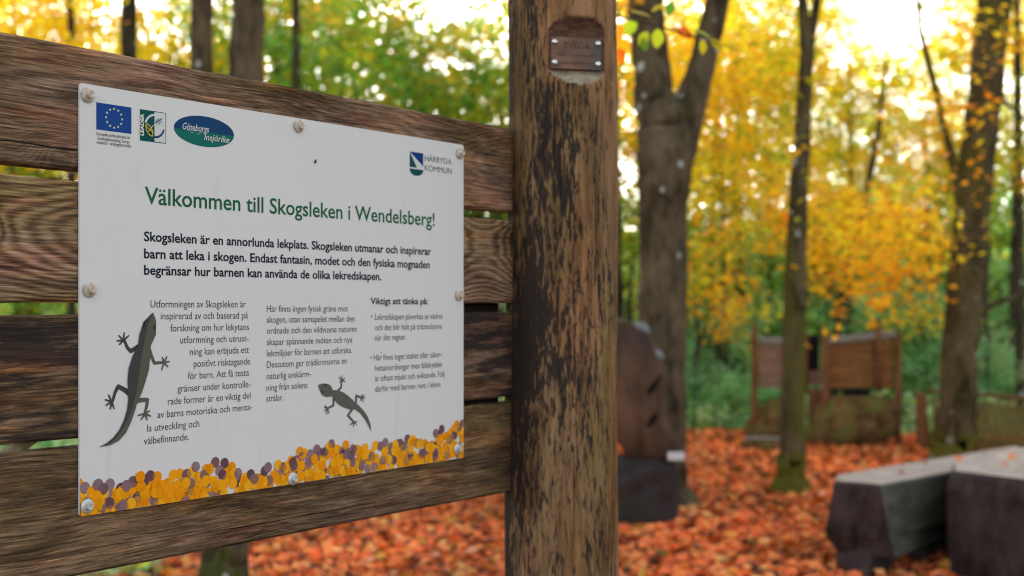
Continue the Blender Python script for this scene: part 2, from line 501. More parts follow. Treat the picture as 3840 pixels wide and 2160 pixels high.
# fallen leaves: one mass that nobody could count
def make_litter():
    rng = np.random.default_rng(5)
    def patch(n, dmin, dmax, size, az=0.62):
        d = np.sqrt(rng.random(n) * (dmax ** 2 - dmin ** 2) + dmin ** 2)
        a = (rng.random(n) * 2 - 1) * az + 0.02
        x, y = d * np.sin(a), d * np.cos(a)
        z = ground_h(x, y) + 0.006 + 0.035 * rng.random(n) ** 1.5
        return np.stack([x, y, z], 1), np.full(n, size)
    A = [patch(36000, 3.2, 9.5, 0.078), patch(34000, 9.0, 14.6, 0.088)]
    C = np.concatenate([a[0] for a in A]); S_ = np.concatenate([a[1] for a in A])
    kp = ~((C[:, 0] < -.23 * C[:, 1]) & (np.hypot(C[:, 0], C[:, 1]) > 10.5))
    kp &= ~(np.hypot(C[:, 0] + 2.02, C[:, 1] - 6.55) < .16)
    C, S_ = C[kp], S_[kp]
    pal = [((0.93, 0.29, 0.085), 5), ((0.88, 0.22, 0.07), 3), ((0.94, 0.42, 0.14), 1.5), ((0.52, 0.13, 0.05), 1.9), ((0.12, 0.05, 0.035), 1.5),
           ((0.75, 0.42, 0.25), 0.2), ((0.80, 0.40, 0.06), 0.3), ((0.14, 0.17, 0.04), 0.15)]
    extra = np.array([(2.35, 7.15, .50), (2.62, 7.35, .50), (2.9, 7.9, .50), (2.1, 6.75, .50), (2.75, 6.9, .565), (2.6, 6.6, .565), (2.9, 6.6, .565)])
    C = np.concatenate([C, extra]); S_ = np.concatenate([S_, np.full(len(extra), .06)])
    big = np.sin(C[:, 0] * 2.1 + np.sin(C[:, 1] * 1.3) * 2) * np.sin(C[:, 1] * 1.7 + C[:, 0])
    cols = pal_cols(pal, len(C), rng) * (1.04 + 0.26 * big[:, None])
    V, T, K = leaf_cloud(C, S_, cols, flatness=0.55, aspect=0.72, rng=rng)
    me = npmesh('fallen_leaves', V, T, K)
    tag(link('fallen_leaves', me, M_litter), 'orange and rust fallen beech leaves carpeting the clearing floor', 'fallen leaves', kind='stuff')
make_litter()

# ------------------------------------------------------------------ trees
def tree_thing(name, label, path, radii, mat, group=None, limbs=(), crown=None, seg=14, cat='tree', rng_seed=1, flare=1.0):
    """path: world points from the base up."""
    base = Vector(path[0])
    rr = random.Random(rng_seed)
    root = empty(name, base)
    tag(root, label, cat, group)
    pts, rad = [], []
    for i in range(len(path) - 1):
        a, b = Vector(path[i]), Vector(path[i + 1])
        for k in range(6):
            t = k / 6
            pts.append(a.lerp(b, t) - base); rad.append(radii[i] * (1 - t) + radii[i + 1] * t)
    pts.append(Vector(path[-1]) - base); rad.append(radii[-1])
    for i in range(1, len(pts)):
        pts[i] = pts[i] + Vector((rr.uniform(-1, 1), rr.uniform(-1, 1), 0)) * rad[i] * 0.07
    if flare:
        r0 = radii[0]
        pts = [pts[0] - Vector((0, 0, 0.12)), pts[0] + Vector((0, 0, 0.03)), pts[0] + Vector((0, 0, 0.12)), pts[0] + Vector((0, 0, 0.28))] + pts[1:]
        rad = [r0 * (1 + .9 * flare), r0 * (1 + .5 * flare), r0 * (1 + .22 * flare), r0 * 1.06] + rad[1:]
    mb = MB(); mb.tube(pts, rad, seg, wob=0.045, rng=rr)
    for lp, lr in limbs:
        lpp = [Vector(p) - base for p in lp]
        q, qr = [], []
        for i in range(len(lpp) - 1):
            for k in range(4):
                q.append(lpp[i].lerp(lpp[i + 1], k / 4)); qr.append(lr[i] * (1 - k / 4) + lr[i + 1] * k / 4)
        q.append(lpp[-1]); qr.append(lr[-1])
        mb.tube(q, qr, 9, wob=0.05, rng=rr)
    mb.build('trunk', mat, root, True)
    if crown is not None:
        Cc, Kc, sz = crown
        V, T, K = leaf_cloud(Cc - np.array(base), np.full(len(Cc), sz), Kc)
        link('crown', npmesh('crown', V, T, K), M_leaf, root)
    return root

def crown_pts(boxes, pal, size, rng_seed, per=70, rad=0.45):
    """boxes: list of (cx,cy,cz, rx,ry,rz, n sprays) in world space."""
    rng = np.random.default_rng(rng_seed)
    cs = []
    for cx, cy_, cz, rx, ry, rz, n_ in boxes:
        p = rng.normal(size=(n_, 3)); p /= np.linalg.norm(p, axis=1)[:, None]
        p *= (rng.random((n_, 1)) ** 0.45)
        cs.append(p * (rx, ry, rz) + (cx, cy_, cz))
    C, K = sprays(np.concatenate(cs), per, rad, 0.11, pal, size, rng, 0.5)
    return C, K, size

def bxx(vx, vy, d, rx, ry, rz, n_):
    p = img(vx, vy, d); return (p.x, p.y, p.z, rx, ry, rz, n_)
def gpt(vx, vy):
    d = CAM_Z * F / (vy * 1.49068 - 1146)
    return img(vx, vy, d)

def up(vx, vy, d): return img(vx, vy, d)

# forked beech right of the post
d = 8.7
b = Vector((img(1668, 900, d).x, d, 0))
tree_thing('beech_tree', 'thick grey forked beech trunk standing just right of the round post',
    [b, up(1664, 1100, d), up(1666, 800, d), up(1668, 500, d), up(1671, 400, d), up(1668, 310, d), up(1645, 240, d), up(1637, 150, d + .05), up(1624, 0, d + .1), up(1612, -60, d + .2), up(1570, -420, d + .3), up(1560, -1100, d + .5)],
    [0.175, 0.168, 0.164, 0.172, 0.19, 0.185, 0.142, 0.126, 0.128, 0.12, 0.10, 0.05], M_bark, rng_seed=3,
    limbs=[([up(1690, 480, d), up(1708, 380, d), up(1728, 300, d), up(1743, 240, d), up(1771, 150, d), up(1806, 0, d), up(1860, -200, d), up(1960, -700, d)], [0.12, 0.125, 0.118, 0.112, 0.094, 0.085, 0.08, 0.04]),
           ([up(1630, -40, d + .2), up(1740, -240, d + .1), up(1900, -500, d)], [0.06, 0.05, 0.02])],
    crown=crown_pts([(b.x + .2, d + 0.8, 5.6, 2.2, 1.8, 1.5, 60), (b.x - .25, d + .5, 3.35, .55, .5, .35, 5), (b.x + .8, d + 1.2, 3.3, .9, .8, .35, 9)],
                    [(GOLD, 3), (YEL, 2), (LIM, 2), (ORA, 1)], 0.075, 31, 60, 0.4))

# slimmer mossy tree in the clearing
b = gpt(1990, 1245); d = b.y
tree_thing('beech_tree', 'slim trunk with a bright mossy foot standing alone in the leaf carpet',
    [b, up(1994, 1100, d), up(1998, 900, d), up(2000, 700, d), up(2010, 480, d), up(2024, 250, d), up(2030, 130, d), up(2018, 0, d), up(2000, -300, d), up(1990, -1000, d)],
    [0.105, 0.092, 0.086, 0.082, 0.066, 0.055, 0.052, 0.036, 0.032, 0.015], M_bark_moss, rng_seed=8,
    limbs=[([up(2028, 150, d), up(2046, 60, d), up(2068, -80, d), up(2110, -400, d)], [0.045, 0.034, 0.03, 0.012]),
           ([up(2000, 700, d), up(2018, 735, d - .1), up(2024, 780, d - .15)], [0.05, 0.045, 0.02])],
    crown=crown_pts([(b.x, d + .5, 5.2, 1.7, 1.6, 1.3, 34), (b.x - .4, d + .8, 3.05, .7, .6, .3, 7), bxx(1800, 430, 9.6, .35, .4, .22, 4), bxx(1870, 560, 9.8, .4, .4, .22, 5), bxx(1850, 200, 9.4, .4, .4, .22, 5), bxx(1790, 700, 10.4, .35, .4, .2, 3), bxx(1930, 380, 9.0, .2, .3, .15, 2)],
                    [(LIM, 3), (YEL, 2), (GOLD, 2), (GRN, 1)], 0.072, 32, 55, 0.38))

# right hand trunk behind the benches
d = 11.1
b = Vector((img(2402, 900, d).x, d, 0))
tree_thing('beech_tree', 'stout leaning trunk behind the low bench with a thin side stem on its left',
    [b, up(2408, 1000, d), up(2420, 800, d), up(2440, 600, d), up(2458, 420, d), up(2478, 220, d), up(2506, 0, d), up(2540, -300, d), up(2600, -900, d)],
    [0.20, 0.165, 0.16, 0.155, 0.15, 0.15, 0.15, 0.13, 0.06], M_bark_moss, rng_seed=5, flare=.35,
    limbs=[([up(2432, 590, d), up(2406, 440, d), up(2375, 320, d), up(2345, 190, d), up(2316, 80, d), up(2304, -60, d), up(2290, -300, d)], [0.07, 0.045, 0.033, 0.028, 0.024, 0.018, 0.01]),
           ([up(2452, 790, d), up(2500, 765, d), up(2560, 745, d), up(2640, 690, d)], [0.05, 0.028, 0.022, 0.014]),
           ([up(2490, 180, d), up(2530, 260, d - .2), up(2580, 300, d - .3)], [0.04, 0.02, 0.01])],
    crown=crown_pts([(b.x + .6, d + .4, 6.4, 2.4, 2.0, 1.6, 50), (b.x - .1, d - .5, 3.05, .45, .4, .15, 3), (b.x - .2, d - .5, 2.55, .35, .4, .12, 2), (b.x + .3, d - .4, 3.75, .5, .4, .15, 4), (b.x + .9, d - .2, 2.2, .4, .4, .4, 4)],
                    [(ORA, 3), (GOLD, 3), (YEL, 1)], 0.075, 33, 42, 0.32))

# tree behind the planks at the left
d = 6.2
b = Vector((img(563, 900, d).x, d, 0))
tree_thing('beech_tree', 'lichen spotted trunk whose foot shows below the lowest plank',
    [b, up(566, 1300, d), up(590, 800, d), up(612, 300, d), up(622, 100, d), up(628, -60, d), up(640, -400, d), up(650, -1300, d)],
    [0.115, 0.098, 0.095, 0.088, 0.080, 0.078, 0.07, 0.03], M_bark, rng_seed=6, flare=.3,
    crown=crown_pts([(b.x, d + 1.0, 4.9, 1.8, 1.5, 1.1, 34)], [(GOLD, 3), (YEL, 2), (LIM, 2)], 0.07, 34, 55, 0.38))

def simple_tree(label, pts_, rads, pal, seed, mat=None, boxes=None, per=55, size=0.08, group=None, cat='tree', rad=.45):
    d0 = pts_[0].y
    z0 = float(ground_h(np.array(pts_[0].x), np.array(d0)))
    p = [Vector((pts_[0].x, d0, z0))] + list(pts_[1:])
    return tree_thing('beech_tree', label, p, rads, mat or M_bark, rng_seed=seed, seg=9, group=group,
                      crown=crown_pts(boxes, pal, size, seed + 100, per, rad))

def bx(vx, vy, d, rx, ry, rz, n_):
    p = img(vx, vy, d); return (p.x, p.y, p.z, rx, ry, rz, n_)

WARM_L = [(GOLD, 3), (YEL, 5), (ORA, .8), (LIM, 1.5)]
WARM_G = [(GOLD, 1.6), (LIM, 3), (GRN, 4), (YEL, 1), (DGR, 1)]
GREEN = [(GRN, 5), (LIM, 2.2), (DGR, 2), (GOLD, .9), (TEAL, .8), (ORA, .3)]
MIXR = [(YEL, 3.4), (LIM, 5.5), (GOLD, 1.6), (GRN, 3.2), (DGR, 1.2), (ORA, .8)]
ORR = [(GOLD, 3), (ORA, 1.2), (YEL, 3), (LIM, 1.5), (GRN, .8)]
COOL = [(TEAL, 4.5), (DGR, 1.3), (GRN, 1.6), (PALE, 1.7)]  # pale teal weights put background haze into the leaf colour

simple_tree('narrow dark trunk above the left part of the top plank, left of two thicker trunks', [img(316, 1100, 13.5), img(322, 500, 13.5), img(325, 0, 13.5), img(330, -700, 13.5)], [.10, .09, .085, .03], WARM_L, 11, M_bark_dark,
            [bx(220, 90, 13.8, 1.4, 1, .7, 16), bx(330, -260, 13.8, 1.8, 1.5, 1.3, 30)])
simple_tree('grey green trunk immediately left of the brown trunk above the plank wall', [img(520, 1100, 12.5), img(512, 500, 12.5), img(506, 0, 12.5), img(500, -700, 12.5)], [.12, .115, .11, .04], WARM_G, 12, M_bark,
            [bx(560, -230, 12.8, 1.6, 1.3, 1.2, 26), bx(440, 150, 13, .6, .6, .35, 5)])
simple_tree('very thin stem among golden leaves near the left edge', [img(182, 1100, 15), img(180, 400, 15), img(178, 0, 15), img(176, -500, 15)], [.055, .05, .045, .02], WARM_L, 13, M_bark_dark,
            [bx(60, 80, 15.2, 1.6, 1.3, .8, 26), bx(170, -200, 15.2, 1.8, 1.5, 1.1, 26)])
simple_tree('thin dark stem in the green leaves left of the sun', [img(742, 1100, 13), img(744, 500, 13), img(745, 60, 13), img(742, -500, 13)], [.06, .055, .045, .02], GREEN, 14, M_bark_dark,
            [bx(760, 90, 13.4, .9, .8, .6, 13), bx(800, 210, 13.8, 1.0, .8, .5, 14)])
simple_tree('leaning sapling stem with golden leaves between the two right hand trunks', [img(2085, 1100, 12.8), img(2112, 760, 12.8), img(2165, 560, 12.8), img(2210, 330, 12.8), img(2230, 150, 12.8)], [.05, .042, .036, .026, .014], ORR, 15, M_bark_dark,
            [bx(2150, 540, 12.6, .75, .5, .38, 12), bx(2070, 520, 10.6, .4, .4, .3, 7), bx(2160, 690, 10.6, .5, .4, .14, 7), bx(2300, 620, 10.8, .45, .4, .22, 6), bx(2240, 560, 10.4, .4, .4, .2, 5), bx(2100, 600, 10.2, .3, .3, .2, 4), bx(2340, 780, 14.5, .3, .3, .2, 4), bx(1840, 790, 14.5, .4, .3, .10, 4), bx(1770, 740, 14.5, .3, .3, .2, 3)], rad=.35, per=60)
simple_tree('thin dark trunk at the right edge beyond the low fence', [img(2566, 1100, 15), img(2564, 600, 15), img(2560, 200, 15), img(2556, -500, 15)], [.06, .055, .05, .02], MIXR, 16, M_bark_dark,
            [bx(2560, 380, 14.6, .9, .8, .7, 14), bx(2560, 120, 15, .9, .8, .6, 8)])

# the wood beyond the clearing: crowns share a few leaf meshes
VARI = []
def make_variant(pal, seed, n_=76, per=88, rx=2.2, rz=2.1, size=0.10, rad=.5):
    C, K, s_ = crown_pts([(0, 0, 0, rx, rx, rz, n_)], pal, size, seed, per, rad)
    V, T, K2 = leaf_cloud(C, np.full(len(C), s_), K, rng=np.random.default_rng(seed))
    return npmesh('crown', V, T, K2)
cv = {'gold': make_variant(WARM_L, 51), 'warmgreen': make_variant(WARM_G, 52), 'green': make_variant(GREEN, 53),
      'mixr': make_variant(MIXR, 54), 'orange': make_variant(ORR, 55), 'cool': make_variant(COOL, 56, rz=1.5)}
def trunk_variant(seed):
    rr = random.Random(seed)
    mb = MB()
    pts, rad = [], []
    x = y = 0.0
    for k in range(12):
        pts.append((x, y, k * 0.75 - 0.3)); rad.append(0.13 * (1 - k / 13))
        x += rr.uniform(-.07, .07); y += rr.uniform(-.07, .07)
    mb.tube(pts, rad, 8, wob=0.06, rng=rr)
    for k in range(13):
        z = 2.0 + k * .42; a = rr.random() * 6.28; L = rr.uniform(.9, 2.0)
        p0 = Vector(pts[min(11, int((z + .3) / .75))])
        mb.tube([p0, p0 + Vector((math.cos(a) * L * .5, math.sin(a) * L * .5, .35)), p0 + Vector((math.cos(a) * L, math.sin(a) * L, .5))], [.03, .02, .008], 5)
    return pymesh('trunk', mb.v, mb.f, True)
tv = [trunk_variant(s_) for s_ in (1, 2, 3)]
for m_ in tv: m_.materials.append(M_bark_dark)
LAB = {'gold': 'blurred golden leaved tree in the wood beyond the plank wall', 'warmgreen': 'blurred yellow green tree in the wood beyond the plank wall',
       'green': 'blurred green leaved tree in the wood behind the top plank and post', 'mixr': 'blurred yellow leaved tree in the wood right of the post',
       'orange': 'blurred orange leaved tree in the wood right of the post', 'cool': 'dark green bushy young tree low beyond the clearing edge'}
SEEN = {}
def tree_label(kind, vx, vy, d):
    look = {'gold': 'golden leaved tree', 'warmgreen': 'yellow green tree', 'green': 'green leaved tree', 'mixr': 'yellow leaved tree', 'orange': 'orange leaved tree', 'cool': 'dark green bushy tree'}[kind]
    zones = [(120, 'at the far left edge'), (300, 'behind the thin stem near the left edge'), (430, 'behind the narrow trunk left of the sign top'), (620, 'behind the brown trunk over the sign'),
             (800, 'behind the top plank left of the sun'), (950, 'behind the top plank at its middle'), (1120, 'under the sun behind the top plank'), (1300, 'immediately left of the round post'),
             (1540, 'immediately right of the round post'), (1700, 'behind the forked trunk'), (1900, 'between forked trunk and slim mossy tree'), (2050, 'behind the slim mossy tree'), (2230, 'behind the brown hut'),
             (2380, 'left of the stout leaning trunk'), (2500, 'behind the stout leaning trunk'), (9999, 'at the far right edge beyond the fence')]
    where = next(w for lim, w in zones if vx < lim)
    SEEN.setdefault('n', 0)
    hgt = 'high up' if vy < 200 else 'at mid height' if vy < 560 else 'low down'
    lab = '%s %s, %s' % (look, where, hgt)
    SEEN[lab] = SEEN.get(lab, 0) + 1
    if SEEN[lab] > 1: lab = ['', '', 'second ', 'third ', 'fourth '][SEEN[lab]] + lab
    return lab
def wood_tree(kind, vx, vy, d, s=1.0, k=[0]):
    """crown centre seen at (vx, vy) from the path, d metres away"""
    p = img(vx, vy, d)
    z0 = float(ground_h(np.array(p.x), np.array(p.y)))
    root = empty('cool_bush' if False else 'wood_tree', (p.x, p.y, z0), random.Random(k[0]).random() * 6.28)
    tag(root, tree_label(kind, vx, vy, d), 'tree', {'cool': 'dark green young trees at the clearing edge'}.get(kind, kind + ' trees in the wood beyond the clearing').replace('mixr', 'yellow').replace('warmgreen', 'yellow green'))
    c = link('crown', cv[kind], M_leaf, root); c.location = (0, 0, p.z - z0); c.scale = (s, s, s)
    t = link('trunk', tv[k[0] % 3], None, root)
    hh = (p.z - z0 + 1.0 * s) / 8.0
    t.scale = (max(.5, s * .9), max(.5, s * .9), max(.25, hh))
    k[0] += 1
    return root

L = [
 # left part, above the planks
 ('gold', 40, 60, 17, .8), ('gold', 210, 180, 18, .9), ('gold', 380, 210, 19, .8), ('warmgreen', 90, 380, 18, 1.0), ('gold', 250, 420, 20, 1.0),
 ('warmgreen', 470, 250, 21, .8), ('warmgreen', 560, 300, 20, .9), ('warmgreen', 60, 700, 17, 1.0), ('cool', 160, 1050, 18, .9), ('cool', 20, 1000, 20, 1.0), ('cool', 330, 1000, 20, 1.0),
 # centre, green
 ('green', 700, 180, 18, .95), ('green', 840, 260, 20, 1.05), ('warmgreen', 760, 30, 22, .9), ('green', 940, 430, 19, 1.0), ('green', 1110, 420, 21, 1.05), ('green', 1210, 230, 18, .9),
 ('warmgreen', 860, 90, 24, .6), ('warmgreen', 1190, 260, 23, .7), ('green', 1000, 300, 23, .6), ('green', 790, 60, 23, .6), ('mixr', 1250, 90, 20, .5), ('green', 1240, 420, 17, .9), ('cool', 1000, 520, 22, 1.2), ('cool', 700, 520, 22, 1.2), ('cool', 1200, 700, 19, 1.1),
 # right of the post
 ('orange', 1560, 180, 17, .7), ('mixr', 1520, 400, 18, 1.05), ('mixr', 1850, 300, 22, .7), ('warmgreen', 1760, 620, 20, .8), ('warmgreen', 2060, 520, 23, .9), ('green', 1570, 700, 18, .8), ('orange', 1800, 90, 18, .85), ('mixr', 1860, 260, 19, .9), ('orange', 1830, 430, 17, .6), ('mixr', 1930, 90, 21, .8),
 ('mixr', 2080, 360, 21, .6), ('mixr', 2140, 250, 19, .6), ('orange', 2130, 560, 18, .45), ('cool', 1900, 640, 24, 1.0), ('cool', 2260, 600, 25, 1.1), ('orange', 2330, 340, 19, .5), ('mixr', 2300, 500, 20, .5),
 ('mixr', 2540, 260, 18, .6), ('green', 2560, 520, 19, .7), ('orange', 2480, 60, 18, .45), ('mixr', 2420, 500, 22, .6),
 ('cool', 1800, 960, 17, .75), ('cool', 1760, 800, 20, 1.0), ('cool', 1950, 940, 19, .9), ('cool', 2100, 780, 24, 1.2), ('cool', 2320, 900, 18, .8), ('cool', 2340, 720, 24, 1.1), ('cool', 2520, 860, 19, .9), ('cool', 2600, 700, 22, 1.1), ('cool', 1500, 900, 18, .9), ('cool', 2200, 1000, 19, .7),
 ('cool', 1750, 1010, 15.6, .45), ('cool', 1850, 1030, 19, .5), ('cool', 2480, 960, 15.5, .4),
]
for a_ in L: wood_tree(*a_)

# the far wood that reads as one mass
def far_wood():
    rng = np.random.default_rng(77)
    n_ = 7000
    az = (rng.random(n_) * 2 - 1) * 0.62
    d_ = 27 + rng.random(n_) * 24
    el = rng.random(n_) ** 1.15
    zmax = 14.5 * (d_ / 38)
    x, y = d_ * np.sin(az), d_ * np.cos(az)
    z = ground_h(x, y) + el * zmax
    C, K = [], []
    ela = np.degrees(np.arctan2(z - CAM_Z, d_)); azd = np.degrees(az)
    def gap(a0, e0, ra, re): return np.exp(-(((azd - a0) / ra) ** 2 + ((ela - e0) / re) ** 2))
    hole = .95 * gap(17.6, 12.6, 1.4, 2.3) + .8 * gap(16.0, 14.2, 2.6, 1.1) + .97 * gap(-16.8, 13.5, 2.0, 2.0) + .8 * gap(-12.6, 11.5, .5, 2.5) + .7 * gap(-20.5, 11.0, .8, .6) + 1.3 * gap(-4.3, 13.4, .50, .50) + .8 * gap(-3.1, 12.8, .4, .3) + .6 * gap(-9.6, 11.5, .5, 2.0) + .5 * gap(15.2, 9.0, 1.3, .6) + .5 * gap(-19, 11.5, 2.5, .9)
    hole = hole + .22 * gap(16.5, 9.5, 6.0, 3.0) + .22 * gap(-10, 12, 8.0, 2.0)
    keep = rng.random(n_) > hole
    for i in range(n_):
        if not keep[i]: continue
        fr = z[i] / 10
        pal = COOL if fr < 0.60 else (WARM_L if az[i] < -0.3 else GREEN if az[i] < 0 else MIXR)
        if fr < 0.42 and rng.random() < .15: pal = [(PALE, 2), (GOLD, 1), (LIM, 1)]
        c, k = sprays([(x[i], y[i], z[i])], 46, .85, .14, pal, .15, rng)
        C.append(c); K.append(k)
    C = np.concatenate(C); K = np.concatenate(K)
    V, T, K2 = leaf_cloud(C, np.full(len(C), .19), K, rng=rng)
    tag(link('distant_woodland', npmesh('distant_woodland', V, T, K2), M_leaf), 'hazy mass of green and yellow woodland far behind the clearing', 'woodland', kind='stuff')
far_wood()

# green undergrowth over the edge of the clearing
def undergrowth():
    rng = np.random.default_rng(78)
    n_ = 900
    az = (rng.random(n_) * 2 - 1) * 0.55
    d_ = 14.4 + rng.random(n_) ** 1.3 * 12
    x, y = d_ * np.sin(az), d_ * np.cos(az)
    z = ground_h(x, y) + rng.random(n_) * .45
    m2 = 160
    az2 = -.24 - .22 * rng.random(m2); d2 = 10.6 + 4 * rng.random(m2)
    gx, gy = -2.04 + rng.normal(size=9) * .09, 6.5 + rng.normal(size=9) * .12
    x = np.concatenate([x, d2 * np.sin(az2), gx]); y = np.concatenate([y, d2 * np.cos(az2), gy]); z = np.concatenate([z, .05 + .2 * rng.random(m2), .03 + .05 * rng.random(9)])
    C, K = sprays(np.stack([x, y, z], 1), 34, .4, .07, COOL + [(PALE, 1.2), (LIM, .5)], .1, rng)
    far_ = (np.hypot(C[:, 0], C[:, 1]) > 10) | (np.hypot(C[:, 0] + 2.04, C[:, 1] - 6.5) < .26)
    C, K = C[far_], K[far_]
    V, T, K2 = leaf_cloud(C, np.full(len(C), .1), K, rng=rng)
    tag(link('undergrowth', npmesh('undergrowth', V, T, K2), M_leaf), 'low green undergrowth covering the slope past the clearing', 'undergrowth', kind='stuff')
undergrowth()

# ------------------------------------------------------------------ play huts, log, fence at the clearing's far edge
def boards_mat(name, a, b, sc=(2, 2, 30)):
    n = NT(name)
    P = n.obj()
    c = n.ramp(n.noise(n.vmul(P, sc), 1.0, 5, .65), [(0.3, a), (0.68, b)])
    return n.bsdf(c, .88, .08, n.bump(n.noise(n.vmul(P, tuple(v * 3 for v in sc)), 1, 4), .5, .004))
M_brown = boards_mat('brown_board', (.10, .040, .016), (.34, .155, .060))
M_pinkb = boards_mat('faded_board', (.16, .085, .065), (.36, .21, .17))
M_rust = boards_mat('rusty_post_wood', (.10, .040, .018), (.26, .12, .055), (30, 30, 3))
M_greyrail = boards_mat('grey_rail', (.16, .15, .15), (.38, .37, .37), (3, 30, 30))
M_dark = boards_mat('dark_end_grain', (.028, .022, .024), (.075, .058, .060), (14, 14, 14))
M_void = flat('painted_void_shade', (.012, .011, .014), .9, .1)  # black pieces stand in for the shade inside slot, opening and crack
def mossy(name, a, b, g):
    n = NT(name); P = n.obj()
    c = n.ramp(n.noise(P, 7, 6, .65), [(.3, a), (.66, b)])
    c = n.mix(n.ramp(n.noise(n.vadd(P, (3, 1, 2)), 5, 5), [(.47, 0.), (.6, 1.)]), c, (*g, 1))
    return n.bsdf(c, .92, .06, n.bump(n.noise(P, 25, 5), .7, .01))
M_mossrock = mossy('mossy_timber', (.030, .018, .008), (.22, .13, .055), (.12, .12, .035))

def z2v(x, y): return (1811.2 + x * .3241, 737.9 + y * .3241)
def zp(x, y, d): return img(*z2v(x, y), d)

def blob(rings, seg=20, rough=0.0):
    """rings: (centre, rx, ry) stacked from bottom to top; rounded lump."""
    vs_, fs = [], []
    rr = random.Random(4)
    colf = [1 + rr.uniform(-rough, rough) for _ in range(seg)]
    for (c, rx, ry) in rings:
        for k in range(seg):
            a = 2 * math.pi * k / seg
            q = colf[k] * (1 + rr.uniform(-.05, .05) * (1 + 6 * rough))
            vs_.append((c[0] + rx * math.cos(a) * q, c[1] + ry * math.sin(a) * q, c[2]))
    for i in range(len(rings) - 1):
        for k in range(seg):
            k2 = (k + 1) % seg
            fs.append((i * seg + k, i * seg + k2, (i + 1) * seg + k2, (i + 1) * seg + k))
    fs.append(tuple(range(seg - 1, -1, -1)))
    fs.append(tuple((len(rings) - 1) * seg + k for k in range(seg)))
    return vs_, fs

def hut(name, label, x0, x1, ytop0, ytop1, ybot, d, posts, bmat, nb=6):
    p0, p1 = zp(x0, ybot, d), zp(x1, ybot, d)
    root = empty(name, ((p0.x + p1.x) / 2, d, 0))
    tag(root, label, 'play hut')
    o = Vector(root.location)
    for i in range(nb):
        t0, t1 = i / nb, (i + 1) / nb
        ya0, ya1 = ybot + (ytop0 - ybot) * t0, ybot + (ytop0 - ybot) * t1
        yb0, yb1 = ybot + (ytop1 - ybot) * t0, ybot + (ytop1 - ybot) * t1
        g = (ya0 - ya1) * .06
        q = [zp(x0, ya0 - g, d), zp(x1, yb0 - g, d), zp(x1, yb1 + g, d), zp(x0, ya1 + g, d)]
        th = Vector((0, .03, 0)); jo = Vector((0, random.uniform(-.006, .006), 0))
        vs_ = [v - o + jo for v in q] + [v - o + th + jo for v in q]
        mb = MB(); mb.add(vs_, [(0, 1, 2, 3), (7, 6, 5, 4), (0, 4, 5, 1), (1, 5, 6, 2), (2, 6, 7, 3), (3, 7, 4, 0)])
        mb.build('board', bmat, root)
    a, b_ = zp(x0 - 6, ytop0 + 25, d) - o, zp(x1 + 6, ytop1 + 25, d) - o
    mb = MB()
    ang = math.atan2(b_.z - a.z, b_.x - a.x)
    mb.box((a + b_) / 2 + Vector((0, -.012, 0)), ((b_ - a).length, .055, .062), Matrix.Rotation(-ang, 3, 'Y'), .006)
    mb.build('top_rail', M_greyrail, root)
    for px, pt, w in posts:
        t = zp(px, pt, d) - o
        mb = MB()
        zl = -.1 if px not in (1222, 655) else zp(px, ybot, d).z - .04
        mb.tube([(t.x, -.03, zl), (t.x, -.03, (zl + t.z) * .5), (t.x, -.03, t.z)], [w, w * .95, w * .9], 10, wob=.05, rng=random.Random(int(px)))
        mb.build('post', M_rust, root, True)
    return root, o

D1 = 12.6
r1, o1 = hut('play_hut', 'small brown board walled play hut with grey top rail and rounded mossy foot', 822, 1350, 345, 285, 735, D1,
             [(812, 290, .040), (1222, 205, .034), (1376, 290, .032)], M_brown, 7)
c = zp(1080, 1000, D1 + .5) - o1
zb = 0.02
ring = lambda x, yy, rx, ry: ((zp(x, yy, D1).x - o1.x, .10, max(.0, zp(x, yy, D1).z)), rx, ry)
vs_, fs = blob([ring(900, 1215, .24, .25), ring(950, 1180, .34, .30), ring(1020, 1110, .44, .36), ring(1065, 1020, .47, .38), ring(1085, 920, .45, .36), ring(1080, 850, .40, .32), ring(1060, 800, .30, .24)])
mb = MB(); mb.add(vs_, fs); mb.build('rounded_foot', M_mossrock, r1, True)
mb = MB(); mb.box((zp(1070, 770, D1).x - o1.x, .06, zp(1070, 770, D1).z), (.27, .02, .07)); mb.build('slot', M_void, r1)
mb = MB(); p = zp(745, 1000, D1 + .2) - o1; mb.box((p.x + .02, .25, .26), (.16, .10, .56), None, .02); mb.build('side_board', M_rust, r1)
D2 = 13.2
r2, o2 = hut('play_hut', 'second board walled play hut, faded pinkish, half hidden by the slim mossy tree', 300, 640, 335, 350, 735, D2,
             [(262, 240, .036), (655, 330, .036)], M_pinkb, 6)
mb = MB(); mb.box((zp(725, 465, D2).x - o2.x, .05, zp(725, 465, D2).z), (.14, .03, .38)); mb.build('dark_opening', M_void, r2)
mb = MB(); mb.box((zp(725, 660, D2).x - o2.x, .05, zp(725, 660, D2).z), (.15, .05, .16)); mb.build('sill_board', M_pinkb, r2)
vs_, fs = blob([((-.05, .1, .0), .32, .3), ((-.04, .1, .15), .30, .28), ((0, .1, .30), .22, .22), ((0.02, .1, .40), .14, .14)])
mb = MB(); mb.add(vs_, fs); mb.build('rounded_foot', M_mossrock, r2, True)
# fallen log before the second hut
p = zp(330, 1160, 12.0)
lg = empty('log', (p.x, 12.0, 0)); tag(lg, 'short dark log with pale grey top lying on the leaves before the faded hut', 'log')
mb = MB(); mb.tube([(-.2, 0, .06), (-.1, 0, .065), (.12, .01, .065), (.22, .02, .06)], [.055, .07, .07, .06], 12, wob=.05, rng=random.Random(3)); mb.build('log_body', M_mossrock, lg, True)
mb = MB(); mb.box((.02, 0, .133), (.36, .09, .014), None, .003); mb.build('flat_top', M_greyrail, lg)

